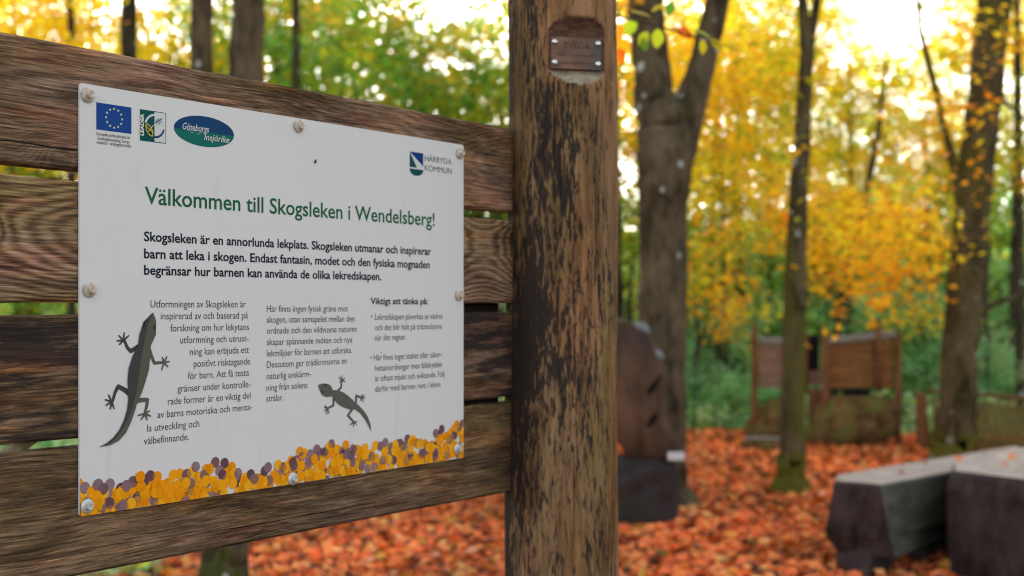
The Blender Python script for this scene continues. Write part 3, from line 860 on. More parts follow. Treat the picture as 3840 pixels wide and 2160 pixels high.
# low paling fence at the right
def fence():
    A = Vector((3.93, 12.12, 0)); B = Vector((4.18, 12.05, 0)); C_ = Vector((4.64, 11.0, 0)); E_ = Vector((5.25, 9.6, 0))
    M_pal = mossy('mossy_paling', (.10, .065, .03), (.28, .20, .085), (.17, .17, .045))
    root = empty('paling_fence', A); tag(root, 'low mossy paling fence with thin red brown rail beyond the bench at the right', 'fence')
    H = .56
    def run(P, Q, sp):
        n_ = int((Q - P).length / sp)
        dr = (Q - P).normalized(); ang = math.atan2(dr.y, dr.x)
        Mx = Matrix.Rotation(ang, 3, 'Z')
        me = None
        for i in range(n_):
            c = P.lerp(Q, (i + .5) / n_) - A
            if me is None or i % 4 == 0:
                mb = MB(); mb.box((0, 0, H / 2 - .03), (sp * .58, .02, H - .05 + random.uniform(-.01, .01)), None, .003)
                me = pymesh('paling', mb.v, mb.f)
                me.materials.append(M_pal)
            o = link('paling', me, None, root, c); o.rotation_euler = (0, 0, ang + random.uniform(-.04, .04))
        mb = MB(); L_ = (Q - P).length
        mb.box((0, 0, H + .012), (L_, .07, .035), None, .005)
        o = mb.build('rail', M_rust, root, loc=(P + Q) / 2 - A); o.rotation_euler = (0, 0, ang)
        mb = MB(); mb.box((0, .025, .14), (L_, .03, .05), None, .004)
        o = mb.build('rail', M_rust, root, loc=(P + Q) / 2 - A); o.rotation_euler = (0, 0, ang)
    run(A + Vector((.12, 0, 0)), B, .06); run(B, C_, .062); run(C_, E_, .062)
    mb = MB(); mb.tube([(.05, 0, -.05), (.05, 0, .1), (.03, 0, .4), (.03, 0, .555)], [.09, .07, .05, .05], 9, wob=.05, rng=random.Random(2))
    mb.build('post', M_rust, root, True)
fence()

# ------------------------------------------------------------------ carved log on its stone, right behind the post
def carved_log():
    d = 8.05
    z5 = lambda x, y: img(1529.5 + x * .4168, 737.9 + y * .4168, d)      # measured in an enlargement
    o = Vector((z5(210, 900).x, d, 0))
    root = empty('carved_log', o); tag(root, 'upright dark brown carved slab of wood with cracks on a charcoal stone, behind the post', 'sculpture')
    outl = [(-60, 260), (-20, 190), (60, 150), (120, 165), (180, 200), (235, 240), (268, 300), (290, 350), (322, 390), (345, 450), (338, 530), (352, 620), (350, 720), (368, 830), (430, 930), (440, 1030),
            (150, 1035), (110, 980), (60, 900), (-10, 830), (-60, 740), (-90, 600), (-95, 430), (-85, 330)]
    P = [z5(*q) - o for q in outl]
    n_ = len(P); T_ = .30
    cx = sum(p.x for p in P) / n_; cz = sum(p.z for p in P) / n_
    lay = [(-.5, .86), (-.42, .96), (-.2, 1.0), (.2, 1.0), (.42, .96), (.5, .88)]
    vs_, fs = [], []
    for t, s_ in lay:
        for p in P: vs_.append((cx + (p.x - cx) * s_, t * T_, max(.42, cz + (p.z - cz) * s_)))
    for i in range(len(lay) - 1):
        for k in range(n_):
            k2 = (k + 1) % n_
            fs.append((i * n_ + k, i * n_ + k2, (i + 1) * n_ + k2, (i + 1) * n_ + k))
    # front face as rings toward the middle so it bulges
    b0 = 0
    for s_, yb in ((.6, -.58), (.25, -.63)):
        b1 = len(vs_)
        for p in P: vs_.append((cx + (p.x - cx) * s_, yb * T_, cz + (p.z - cz) * s_))
        for k in range(n_):
            k2 = (k + 1) % n_; fs.append((b0 + k2, b0 + k, b1 + k, b1 + k2))
        b0 = b1
    vs_.append((cx, -.66 * T_, cz))
    for k in range(n_): fs.append((b0 + (k + 1) % n_, b0 + k, len(vs_) - 1))
    fs.append(tuple((len(lay) - 1) * n_ + k for k in range(n_)))
    n = NT('carved_dark_wood'); Q = n.obj()
    c = n.ramp(n.noise(n.vadd(n.vmul(Q, (5, 5, 2.2)), (3.3, 1, 7)), 1, 6, .6), [(.28, (.012, .006, .004)), (.5, (.065, .032, .018)), (.7, (.15, .078, .045))])
    m = n.bsdf(c, .7, .3, n.bump(n.noise(n.vmul(Q, (16, 16, 6)), 1, 5), .7, .02))
    mb = MB(); mb.add(vs_, fs); mb.build('body', m, root, True)
    # deep cracks: dark wedges let into the face
    for a, b_, w in (((185, 640), (310, 480), .030), ((215, 800), (290, 690), .036)):
        pa, pb = z5(*a) - o, z5(*b_) - o
        mb = MB(); mb.tube([(pa.x, -.172, pa.z), ((pa.x + pb.x) / 2, -.176, (pa.z + pb.z) / 2), (pb.x, -.166, pb.z)], [w * .15, w * .8, w * .15], 8)
        mb.build('crack', flat('crack_shadow_wood', (.014, .008, .006), .9, .1), root, True)
    # pale lichen rim pieces along the upper edge
    for a, b_ in (((150, 190), (240, 235)), ((250, 360), (320, 385))):
        pa, pb = z5(*a) - o, z5(*b_) - o
        mb = MB(); mb.tube([(pa.x, -.10, pa.z), ((pa.x + pb.x) / 2, -.12, (pa.z + pb.z) / 2 + .01), (pb.x, -.10, pb.z)], [.02, .034, .02], 8, wob=.15, rng=random.Random(9))
        mb.build('lichen_rim', flat('blue_grey_lichen', (.20, .22, .23), .95, .1, vary=.4, vscale=30), root, True)
    pl = z5(388, 962) - o
    mb = MB(); mb.box((pl.x, -.185, pl.z), (.105, .012, .052), None, .003); mb.build('label_plate', flat('white_label', (.55, .55, .57), .5), root)
    # stone foot
    st = MB()
    prof = [(-.02, .27, .24, 0), (.07, .30, .27, -.01), (.17, .315, .28, -.02), (.28, .30, .26, -.01), (.37, .27, .25, .01), (.425, .20, .20, .03), (.435, .16, .16, .03)]
    vs_, fs = blob([((-.035 + dx, 0, z_), rx, ry) for z_, rx, ry, dx in prof], 13, .2)
    st.add(vs_, fs); st.build('stone_foot', flat('charcoal_stone', (.036, .028, .027), .9, .2, vary=.6, vscale=9), root, False)
carved_log()

# ------------------------------------------------------------------ heavy benches lower right
def bench_mats():
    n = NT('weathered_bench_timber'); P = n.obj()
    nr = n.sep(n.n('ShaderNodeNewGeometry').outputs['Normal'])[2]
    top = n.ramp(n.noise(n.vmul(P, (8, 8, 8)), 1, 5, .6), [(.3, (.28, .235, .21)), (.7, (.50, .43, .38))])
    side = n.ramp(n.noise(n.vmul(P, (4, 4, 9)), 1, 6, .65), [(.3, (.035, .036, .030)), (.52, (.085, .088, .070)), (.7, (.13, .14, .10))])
    c = n.mix(n.math('GREATER_THAN', nr, .6), side, top)          # skylight painted in: upward faces get a pale tint
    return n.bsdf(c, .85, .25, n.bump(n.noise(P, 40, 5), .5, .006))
def prism(name, pts2, z0, z1, mat, parent, off, inset=(0, 0), bev=.02):
    """a slab over a plan polygon, sides leaning in by inset at the bottom"""
    n_ = len(pts2); cx = sum(p[0] for p in pts2) / n_; cy_ = sum(p[1] for p in pts2) / n_
    def ringz(z, s_): return [((cx + (x - cx) * s_) - off[0], (cy_ + (y - cy_) * s_) - off[1], z) for x, y in pts2]
    L_ = [ringz(z0, 1 - inset[0]), ringz(z0 + (z1 - z0) * .3, 1 - inset[1]), ringz(z1 - bev, 1), ringz(z1, 1 - bev * 1.2)]
    vs_ = [v for r_ in L_ for v in r_]
    fs = []
    for i in range(3):
        for k in range(n_):
            k2 = (k + 1) % n_; fs.append((i * n_ + k, i * n_ + k2, (i + 1) * n_ + k2, (i + 1) * n_ + k))
    fs.append(tuple(range(n_ - 1, -1, -1))); fs.append(tuple(3 * n_ + k for k in range(n_)))
    mb = MB(); mb.add(vs_, fs); return mb.build(name, mat, parent)
def benches():
    M_b = bench_mats()
    M_end = boards_mat('bench_end_grain', (.014, .010, .010), (.070, .050, .048), (10, 10, 5))
    A = Vector((1.66, 6.47)); B = Vector((1.865, 6.33)); C_ = Vector((2.50, 6.93)); E_ = Vector((3.20, 8.05)); Fp = Vector((1.735, 6.70))
    root = empty('bench', (2.2, 6.9, 0)); tag(root, 'long low bench of thick grey timber with dark cut end nearest the trees', 'bench')
    off = (2.2, 6.9)
    # main beam: pale top, grey green side, leaning in underneath
    zt, zb_ = .495, .12
    u = (E_ - Fp).normalized(); nn = Vector((u.y, -u.x))
    B2 = B + u * .05
    top = [A, B, B2, C_, C_ + u * .9, E_ + u * .1, Fp]
    bot = [A + Vector((.03, .02)), B + Vector((.075, .01)), B + u * .14, C_ - nn * .12, C_ + u * .9 - nn * .12, E_ + u * .1, Fp + u * .05]
    mid = [A - Vector((.045, .0)), B + Vector((.045, .0)), B2 + nn * .0, C_ - nn * .03, C_ + u * .9 - nn * .03, E_ + u * .1, Fp]
    def r3(pl, z): return [(p.x - off[0], p.y - off[1], z) for p in pl]
    rings = [r3(bot, zb_), r3(mid, .22), r3(top, zt - .015), r3([p + (Vector((2.3, 7.2)) - p) * .02 for p in top], zt)]
    rings[0] = [(x, y, z + (.10 if i in (2, 3, 4) else 0)) for i, (x, y, z) in enumerate(rings[0])]
    vs_ = [v for r_ in rings for v in r_]; fs = []
    for i in range(3):
        for k in range(7):
            k2 = (k + 1) % 7; fs.append((i * 7 + k, i * 7 + k2, (i + 1) * 7 + k2, (i + 1) * 7 + k))
    fs.append(tuple(range(6, -1, -1))); fs.append(tuple(21 + k for k in range(7)))
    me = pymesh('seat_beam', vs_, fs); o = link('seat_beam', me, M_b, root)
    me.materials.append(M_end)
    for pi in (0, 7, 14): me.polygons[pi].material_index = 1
    # feet
    for (c, w) in (((1.83, 6.52), .22), ((2.25, 6.95), .2), ((2.75, 7.5), .2)):
        mb = MB(); mb.box((c[0] - off[0], c[1] - off[1], .06), (w, .2, .20), Matrix.Rotation(R(45), 3, 'Z'), .02)
        mb.build('foot', M_dark, root)
    mb = MB(); mb.box((2.42 - off[0], 7.0 - off[1], .15), (.05, .25, .22), Matrix.Rotation(R(45), 3, 'Z'), .01); mb.build('cross_brace', M_dark, root)
    mb = MB(); pc = (A + B) / 2
    mb.tube([(pc.x - off[0] - .012, pc.y - off[1] - .004, .30), (pc.x - off[0] - .015, pc.y - off[1] - .008, .24), (pc.x - off[0] - .01, pc.y - off[1] + .0, .15)], [.004, .010, .005], 7)
    mb.build('crack', M_void, root, True)
    # second block
    root2 = empty('bench', (3.0, 6.8, 0)); tag(root2, 'massive charcoal bench block with a pale top running out of the frame at lower right', 'bench')
    pl = [(2.205, 6.36), (2.90, 5.45), (4.2, 6.1), (3.9, 7.2), (3.02, 7.45), (2.36, 6.75)]
    off = (3.0, 6.8)
    pts = []
    n_ = len(pl); cx, cy_ = 3.3, 6.9
    def rg(z, g): return [((x + (cx - x) * g) - off[0], (y + (cy_ - y) * g) - off[1], z) for x, y in pl]
    rings = [rg(-.02, .04), rg(.15, .01), rg(.47, .0), rg(.53, .015), rg(.556, .04)]
    vs_ = [v for r_ in rings for v in r_]; fs = []
    for i in range(4):
        for k in range(n_):
            k2 = (k + 1) % n_; fs.append((i * n_ + k, i * n_ + k2, (i + 1) * n_ + k2, (i + 1) * n_ + k))
    fs.append(tuple(4 * n_ + k for k in range(n_)))
    mb = MB(); mb.add(vs_, fs[:-1]); mb.build('block', M_end, root2)
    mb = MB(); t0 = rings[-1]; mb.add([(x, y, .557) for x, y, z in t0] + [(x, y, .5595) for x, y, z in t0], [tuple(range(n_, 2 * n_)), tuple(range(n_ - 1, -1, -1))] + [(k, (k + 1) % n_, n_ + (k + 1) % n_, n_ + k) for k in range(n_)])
    mb.build('seat_top', M_b, root2)  # thin sheet carrying the painted sky-lit tint over the dark block
benches()

# ------------------------------------------------------------------ plank wall, sign, post
SX, SY = -0.5480, 1.588                 # left edge of the sign
TH = math.atan2(3530, F)                # wall runs away to the right by this angle from the view axis
US, UC = math.sin(TH), math.cos(TH)
SW, SH = 0.7706, 0.550
SZ = CAM_Z - (1938 - 1146) / F * SY     # sign bottom
WALL_RZ = math.atan2(UC, US)            # local x along the wall
def on_sign(vx, vy):
    """(u, v) on the sign sheet of a point measured in the photograph."""
    a = (vx * 1.49068 - 1920) / F; c = -(vy * 1.49068 - 1146) / F
    t = (a * SY - SX) / (US - a * UC)
    return t, CAM_Z + c * (SY + t * UC) - SZ

def wall_local(name): 
    return empty(name, (SX, SY, SZ), WALL_RZ)

# wall: local x along, local y into the wall (away from the viewer), z up
wall = wall_local('plank_wall'); tag(wall, 'wall of four wide weathered horizontal planks carrying the white sign', 'plank wall')
E0 = CAM_Z - SZ
PL = [(.3286, .1730, 41, .02, [(-.02, -.055, .022)], 1.60, .22, .0, 1.3, ((-.052, -.3, .0, .0009), (.02, -.5, -.12, .0006))),
      (.1580, .0040, 42, .01, [(-.155, .012, .020), (1.005, .033, .020)], 1.50, .30, .12, 1.3, ()),
      (-.0125, -.1680, 43, -.05, [], 1.45, .35, .85, 1.5, ()),
      (-.1790, -.3440, 44, .03, [], 1.55, .75, .25, 1.0, ((-.058, .25, .55, .0006),))]
X0, X1 = -.95, 0.9385
for i, (zt, zb_, seed, z0, kn, tone, grn, blk, warm, cr) in enumerate(PL):
    zc = (zt + zb_) / 2 + E0
    hgt = zt - zb_
    # board centre is the object's origin; knots are given in metres from the sign's left edge
    xc = (X0 + X1) / 2
    m = plank_mat('plank_wood', seed, z0, [(kx - xc, kz, kr) for kx, kz, kr in kn], tone, grn, blk, warm, crack=tuple((c_[0], c_[1] - xc, c_[2] - xc, c_[3]) for c_ in cr), ringw=(.09, .25, .05, .05)[i])
    rr = random.Random(seed)
    nx = 110
    prof = [(-.0165, -hgt / 2 + .004), (-.0165, hgt / 2 - .004), (-.0125, hgt / 2), (.0125, hgt / 2), (.0165, hgt / 2 - .004), (.0165, -hgt / 2 + .004), (.0125, -hgt / 2), (-.0125, -hgt / 2)]
    vs_, fs = [], []
    w1, w2, ph = rr.uniform(2, 4), rr.uniform(9, 14), rr.uniform(0, 6)
    for k in range(nx + 1):
        x = X0 + (X1 - X0) * k / nx - xc
        e = .0007 * math.sin(w1 * x + ph) + .0005 * math.sin(w2 * x + ph * 2) + rr.uniform(-.0003, .0003)
        for (py, pz) in prof:
            vs_.append((x, py, pz + (e if pz > 0 else -e * .6)))
    for k in range(nx):
        for j in range(8):
            j2 = (j + 1) % 8
            fs.append((k * 8 + j, k * 8 + j2, (k + 1) * 8 + j2, (k + 1) * 8 + j))
    fs.append(tuple(range(7, -1, -1))); fs.append(tuple(nx * 8 + j for j in range(8)))
    o = link('plank', pymesh('plank', vs_, fs), m, wall, (xc, .0165 + .0045, zc))
    o.rotation_euler = (0, 0, 0)
# battens and rear backing seen as black through the two lower gaps near the post
mb = MB(); mb.box((.845, .062, E0 - .092), (.155, .045, .21), None, .004); mb.build('rear_cleat', flat('dark_cleat_wood', (.03, .022, .018), .9, .1, vary=.3), wall)
mb = MB(); mb.box((.845 - .62, .075, E0 - .08), (.05, .045, .0), None, 0) if False else None
mbb = MB(); mbb.tube([(-.085, .050, E0 - .196), (-.03, .055, E0 - .165), (.02, .060, E0 - .142), (.10, .062, E0 - .10)], [.009, .011, .012, .012], 8, wob=.08, rng=random.Random(2))
mbb.build('pale_twine', boards_mat('pale_twine', (.25, .19, .11), (.5, .42, .28), (60, 60, 60)), wall, True)

# sign sheet
sign = wall_local('information_sign'); tag(sign, 'white welcome sign with green heading, lizards and orange dots screwed to the planks', 'sign')
M_ink = {'green': flat('green_ink', (.002, .11, .040), .5, .2), 'black': flat('navy_black_ink', (.010, .016, .035), .6, .12), 'grey': flat('dark_grey_ink', (.05, .055, .07), .6, .12),
         'blue': flat('flag_blue_ink', (.002, .055, .28), .55, .2), 'petrol': flat('petrol_ink', (.003, .085, .085), .6, .12), 'navy': flat('navy_ink', (.008, .055, .16), .6, .12),
         'teal': flat('teal_ink', (.005, .15, .12), .6, .12), 'yellow': flat('yellow_ink', (.80, .55, .04), .6, .12), 'white': flat('white_ink', (.70, .70, .68), .6, .12),
         'star': flat('star_ink', (.62, .72, .30), .6, .12), 'liz1': flat('lizard_dark_ink', (.058, .062, .058), .6, .12), 'liz2': flat('lizard_light_ink', (.115, .110, .085), .6, .12), 'liz3': flat('lizard_grey_ink', (.125, .118, .098), .6, .12),
         'eye': flat('eye_ink', (.006, .006, .008), .4), 'royal': flat('royal_blue_ink', (.003, .045, .20), .6, .12)}
def sheet_mat():
    n = NT('white_aluminium_sheet'); P = n.obj()
    f = n.noise(n.vmul(P, (3, 3, 3)), 1, 4)
    c = n.mix(f, (.755, .715, .705, 1), (.80, .765, .76, 1))
    st = n.ramp(n.noise(n.vmul(P, (38, 10, 4)), 1, 5, .6), [(.60, 0.), (.80, 1.)])
    c = n.mix(n.math('MULTIPLY', st, .22), c, (.42, .38, .33, 1))
    v = n.n('ShaderNodeTexVoronoi', None, Vector=n.vmul(P, (1, 1, 1)), Scale=34)
    sp = n.math('MULTIPLY', n.math('LESS_THAN', v.outputs['Distance'], .055), n.math('GREATER_THAN', n.sep(v.outputs['Color'])[0], .93))
    c = n.mix(n.math('MULTIPLY', sp, .6), c, (.12, .10, .09, 1))
    return n.bsdf(c, .45, .25, n.bump(n.noise(P, 60, 3), .05, .0005))
def sheet():
    r_ = .004; pts = []
    for cx, cz, a0 in ((r_, r_, 180), (SW - r_, r_, 270), (SW - r_, SH - r_, 0), (r_, SH - r_, 90)):
        for k in range(5):
            a = R(a0 + k * 22.5); pts.append((cx + r_ * math.cos(a), cz + r_ * math.sin(a)))
    n_ = len(pts)
    vs_ = [(x, 0, z) for x, z in pts] + [(x, .003, z) for x, z in pts]
    fs = [tuple(range(n_)), tuple(range(2 * n_ - 1, n_ - 1, -1))] + [(k, n_ + k, n_ + (k + 1) % n_, (k + 1) % n_) for k in range(n_)]
    me = pymesh('sheet', vs_, fs)
    return link('sheet', me, sheet_mat(), sign)
sheet()

class Print:
    """flat print on the sheet: shapes in (u, v), every one a hair above the last"""
    def __init__(s, start=.00025, step=.00001): s.mb = {}; s.h = start; s.step = step
    def poly(s, pts, ink):
        m = s.mb.setdefault(ink, MB())
        a = sum(pts[i][0] * pts[(i + 1) % len(pts)][1] - pts[(i + 1) % len(pts)][0] * pts[i][1] for i in range(len(pts)))
        if a < 0: pts = pts[::-1]
        m.add([(u, -s.h, v) for u, v in pts], [tuple(range(len(pts)))]); s.h += s.step
    def ell(s, c, a, b, ink, n_=28, rot=0):
        s.poly([(c[0] + a * math.cos(t) * math.cos(rot) - b * math.sin(t) * math.sin(rot), c[1] + a * math.cos(t) * math.sin(rot) + b * math.sin(t) * math.cos(rot)) for t in [2 * math.pi * k / n_ for k in range(n_)]], ink)
    def stroke(s, pts, w, ink, w1=None, caps=True):
        n_ = len(pts)
        w1 = w if w1 is None else w1
        for i in range(n_ - 1):
            (x0, y0), (x1, y1) = pts[i], pts[i + 1]
            L_ = math.hypot(x1 - x0, y1 - y0) or 1e-9
            nx, ny = -(y1 - y0) / L_, (x1 - x0) / L_
            wa = (w + (w1 - w) * i / (n_ - 1)) / 2; wb = (w + (w1 - w) * (i + 1) / (n_ - 1)) / 2
            s.poly([(x0 + nx * wa, y0 + ny * wa), (x0 - nx * wa, y0 - ny * wa), (x1 - nx * wb, y1 - ny * wb), (x1 + nx * wb, y1 + ny * wb)], ink)
            if caps: s.ell((x1, y1), wb, wb, ink, 10)
            if caps and i == 0: s.ell((x0, y0), wa, wa, ink, 10)
    def build(s, name, parent):
        vs_, fs, mi, mats = [], [], [], []
        for ink, m in s.mb.items():
            b = len(vs_); vs_ += m.v; fs += [tuple(b + i for i in f) for f in m.f]; mi += [len(mats)] * len(m.f); mats.append(M_ink[ink])
        me = pymesh(name, vs_, fs)
        for m in mats: me.materials.append(m)
        me.polygons.foreach_set('material_index', mi)
        return link(name, me, None, parent)

CAPH = None
def text_geo(txt, u0, v0, u1, cap, bold=0.0, shear=0.0, rot=0.0):
    """vertices and faces of one line: baseline starts at (u0,v0), ends at u1, capital height cap"""
    global CAPH
    cu = bpy.data.curves.new('lettering', 'FONT')
    cu.body = txt; cu.size = 1.0; cu.resolution_u = 3; cu.offset = bold; cu.fill_mode = 'FRONT'; cu.shear = shear
    ob = bpy.data.objects.new('lettering_tmp', cu); COL.objects.link(ob)
    dg = bpy.context.evaluated_depsgraph_get()
    me = bpy.data.meshes.new_from_object(ob.evaluated_get(dg))
    V = np.zeros(len(me.vertices) * 3); me.vertices.foreach_get('co', V); V = V.reshape(-1, 3)[:, :2]
    fs = [tuple(p.vertices) for p in me.polygons]
    bpy.data.objects.remove(ob); bpy.data.meshes.remove(me); bpy.data.curves.remove(cu)
    if CAPH is None: 
        CAPH = 1.0
        hh = text_geo('H', 0, 0, 1, 1)[0]; CAPH = hh[:, 1].max()
        print('CAPH', CAPH)
        return text_geo(txt, u0, v0, u1, cap, bold, shear, rot)
    sy = cap / CAPH
    mn, mxx = V[:, 0].min(), V[:, 0].max()
    L_ = abs(u1 - u0)
    out = np.stack([(V[:, 0] - mn) * L_ / max(1e-9, mxx - mn), V[:, 1] * sy], 1)
    c, s_ = math.cos(rot), math.sin(rot)
    out = np.stack([out[:, 0] * c - out[:, 1] * s_ + u0, out[:, 0] * s_ + out[:, 1] * c + v0], 1)
    return out, fs
text_geo('H', 0, 0, 1, 1)

def text_part(name, lines, ink, parent, h=.0003):
    """lines: (text, view x left, view y baseline, view x right, cap height m, bold)"""
    vs_, fs = [], []
    for txt, xl, yb, xr, cap, bold in lines:
        u0, v0 = on_sign(xl, yb); u1, _ = on_sign(xr, yb)
        V, f = text_geo(txt, u0, v0, u1, cap, bold)
        b = len(vs_); vs_ += [(x, -h, z) for x, z in V]; fs += [tuple(b + i for i in q) for q in f]
    return link(name, pymesh(name, vs_, fs), M_ink[ink], parent)

text_part('heading', [('Välkommen till Skogsleken i Wendelsberg!', 364, 512, 1093, .0222, .012)], 'green', sign)
c2 = .0124
text_part('intro_text', [
    ('Skogsleken är en annorlunda lekplats. Skogsleken utmanar och inspirerar', 362, 606, 1084, c2, .022),
    ('barn att leka i skogen. Endast fantasin, modet och den fysiska mognaden', 362, 649, 1081, c2, .022),
    ('begränsar hur barnen kan använda de olika lekredskapen.', 362, 690.5, 959, c2, .022)], 'black', sign)
c3 = .0097
text_part('left_column_text', [
    ('Utformningen av Skogsleken är', 378.5, 773.5, 618, c3, 0), ('inspirerad av och baserad på', 404, 803.5, 623.5, c3, 0), ('forskning om hur lekytans', 428.5, 834, 626, c3, 0),
    ('utformning och utrust-', 453, 864, 625, c3, 0), ('ning kan erbjuda ett', 477.5, 893.5, 626, c3, 0), ('positivt risktagande', 487, 923.5, 629, c3, 0), ('för barn. Att få testa', 472.5, 954, 626, c3, 0),
    ('gränser under kontrolle-', 446.5, 986.5, 630, c3, 0), ('rade former är en viktig del', 422, 1018.5, 630, c3, 0), ('av barns motoriska och menta-', 395.5, 1052, 634, c3, 0),
    ('la utveckling och', 370, 1086, 501, c3, 0), ('välbefinnande.', 361.5, 1118.5, 475, c3, 0)], 'grey', sign)
text_part('middle_column_text', [
    ('Här finns ingen fysisk gräns mot', 671, 784.5, 875, c3, 0), ('skogen, utan samspelet mellan den', 671, 812, 892, c3, 0), ('ordnade och den vildvuxna naturen', 671, 840, 897, c3, 0),
    ('skapar spännande möten och nya', 671, 868.5, 886, c3, 0), ('lekmiljöer för barnen att utforska.', 671, 897, 885, c3, 0), ('Dessutom ger trädkronorna en', 671, 925.5, 872, c3, 0),
    ('naturlig avskärm-', 671, 954.5, 782, c3, 0), ('ning från solens', 670, 983.5, 773, c3, 0), ('strålar.', 670, 1010.5, 712, c3, 0)], 'grey', sign)
text_part('right_column_heading', [('Viktigt att tänka på:', 932, 765, 1076, .0100, .022)], 'black', sign)
text_part('right_column_text', [
    ('•', 933, 803, 936, c3, 0), ('Lekredskapen påverkas av vädret', 943, 804.5, 1113.5, c3, 0), ('och det blir halt på trästockarna', 943, 831, 1111.5, c3, 0), ('när det regnar.', 943, 857, 1021, c3, 0),
    ('•', 932, 907, 935, c3, 0), ('Här finns inget staket eller säker-', 940, 907, 1111, c3, 0), ('hetsanordningar men fallskyddet', 943, 933.5, 1112, c3, 0), ('är oftast mjukt och sviktande. Följ', 943, 959.5, 1117.5, c3, 0),
    ('därför med barnen runt i leken.', 943, 986, 1109.5, c3, 0)], 'grey', sign)
text_part('flag_caption', [('Europeiska jordbruksfonden för', 242.8, 340, 328, .0044, 0), ('landsbygdsutveckling: Europa', 245.6, 351.3, 325.4, .0044, 0), ('investerar i landsbygdsområden', 243.5, 361.2, 329.5, .0044, 0)], 'black', sign)

def rect_uv(xl, yt, xr, yb):
    u0, v1 = on_sign(xl, yt); u1, _ = on_sign(xr, yt); _, v0 = on_sign(xl, yb)
    return u0, v0, u1, v1
# flag with twelve stars
u0, v0, u1, v1 = rect_uv(241.9, 257.2, 330.4, 325.5)
p = Print(.00025, .00003); p.poly([(u0, v0), (u1, v0), (u1, v1), (u0, v1)], 'blue')
for k in range(12):
    a = R(90 + k * 30); cx, cz = (u0 + u1) / 2 + .0122 * math.cos(a), (v0 + v1) / 2 + .0122 * math.sin(a)
    st = []
    for q in range(10):
        rr_ = .0021 if q % 2 == 0 else .0009
        st.append((cx + rr_ * math.cos(R(90 + q * 36)), cz + rr_ * math.sin(R(90 + q * 36))))
    p.poly(st, 'star')
p.build('flag_emblem', sign)
# framed square emblem with the word LEADER
u0, v0, u1, v1 = rect_uv(351.7, 274.3, 417.6, 353.4)
us, _ = on_sign(388.4, 310)
p = Print(.00025, .00003)
p.poly([(u0, v0), (u1, v0), (u1, v1), (u0, v1)], 'petrol')
fw = .0010
p.poly([(us, v0 + fw), (u1 - fw, v0 + fw), (u1 - fw, v1 - fw), (us, v1 - fw)], 'white')
LU = lambda x, y: on_sign(201.2 + x * .16134, 221.4 + y * .16134)
p.stroke([LU(1022, 530), LU(1045, 480), LU(1085, 440), LU(1120, 424), LU(1156, 420)], .0028, 'white')
p.stroke([LU(1168, 766), LU(1210, 765), LU(1255, 740), LU(1285, 700), LU(1300, 662)], .0026, 'navy')
c = LU(1072, 658)
ring_ = [(c[0] + .0085 * math.cos(t) * math.cos(-1.02) - .0044 * math.sin(t) * math.sin(-1.02), c[1] + .0085 * math.cos(t) * math.sin(-1.02) + .0044 * math.sin(t) * math.cos(-1.02)) for t in [2 * math.pi * k / 20 for k in range(21)]]
p.stroke(ring_, .0013, 'yellow')
p.stroke([LU(1020, 600), LU(1130, 700)], .0011, 'yellow'); p.stroke([LU(1040, 690), LU(1100, 625)], .0010, 'yellow')
p.stroke([LU(1095, 620), LU(1165, 548)], .0009, 'white'); p.stroke([LU(1165, 548), LU(1258, 480)], .0013, 'navy')
for a_, b_ in (((1172, 500), (1185, 520)), ((1205, 482), (1212, 500)), ((1240, 520), (1250, 540)), ((1212, 545), (1222, 562))): p.stroke([LU(*a_), LU(*b_)], .0011, 'navy')
p.build('square_emblem', sign)
V, f = text_geo('LEADER', LU(985, 745)[0], LU(985, 745)[1], LU(985, 745)[0] + (LU(975, 400)[1] - LU(985, 745)[1]), .0050, .05, 0, R(90))
link('square_emblem_word', pymesh('square_emblem_word', [(x, -.0012, z) for x, z in V], f), M_ink['white'], sign)
# oval emblem
ul, _ = on_sign(437, 320); ur, _ = on_sign(588.5, 320)
cu_ = (ul + ur) / 2; _, cv_ = on_sign(512.8, 330.6); au = (ur - ul) / 2; bv = .0212
p = Print(.00025, .00003)
p.ell((cu_, cv_), au, bv, 'navy', 56)
hz = -.0010
lower = [(cu_ + au * math.cos(t), cv_ + bv * math.sin(t)) for t in [R(180 + 2) + R(176) * k / 30 for k in range(31)]]
p.poly(lower[:], 'teal')
for i, (x, y) in enumerate(((1700, 665), (1790, 668), (1880, 690), (1745, 695), (1835, 715))):
    c = LU(x, y); p.stroke([(c[0] - .0022, c[1] - .0004), (c[0], c[1] + .0004), (c[0] + .0022, c[1] - .0004)], .0005, 'white', caps=False)
p.build('oval_emblem', sign)
vs_, fs = [], []
for txt, xl, yb, xr, cap in (('Göteborgs', 1590, 640, 2005, .0090), ('Insjörike', 1925, 808, 2320, .0088)):
    a_, b_ = LU(xl, yb), LU(xr, yb)
    V, f = text_geo(txt, a_[0], a_[1], b_[0], cap, .006, .28)
    b = len(vs_); vs_ += [(x, -.0013, z) for x, z in V]; fs += [tuple(b + i for i in q) for q in f]
link('oval_emblem_words', pymesh('oval_emblem_words', vs_, fs), M_ink['white'], sign)
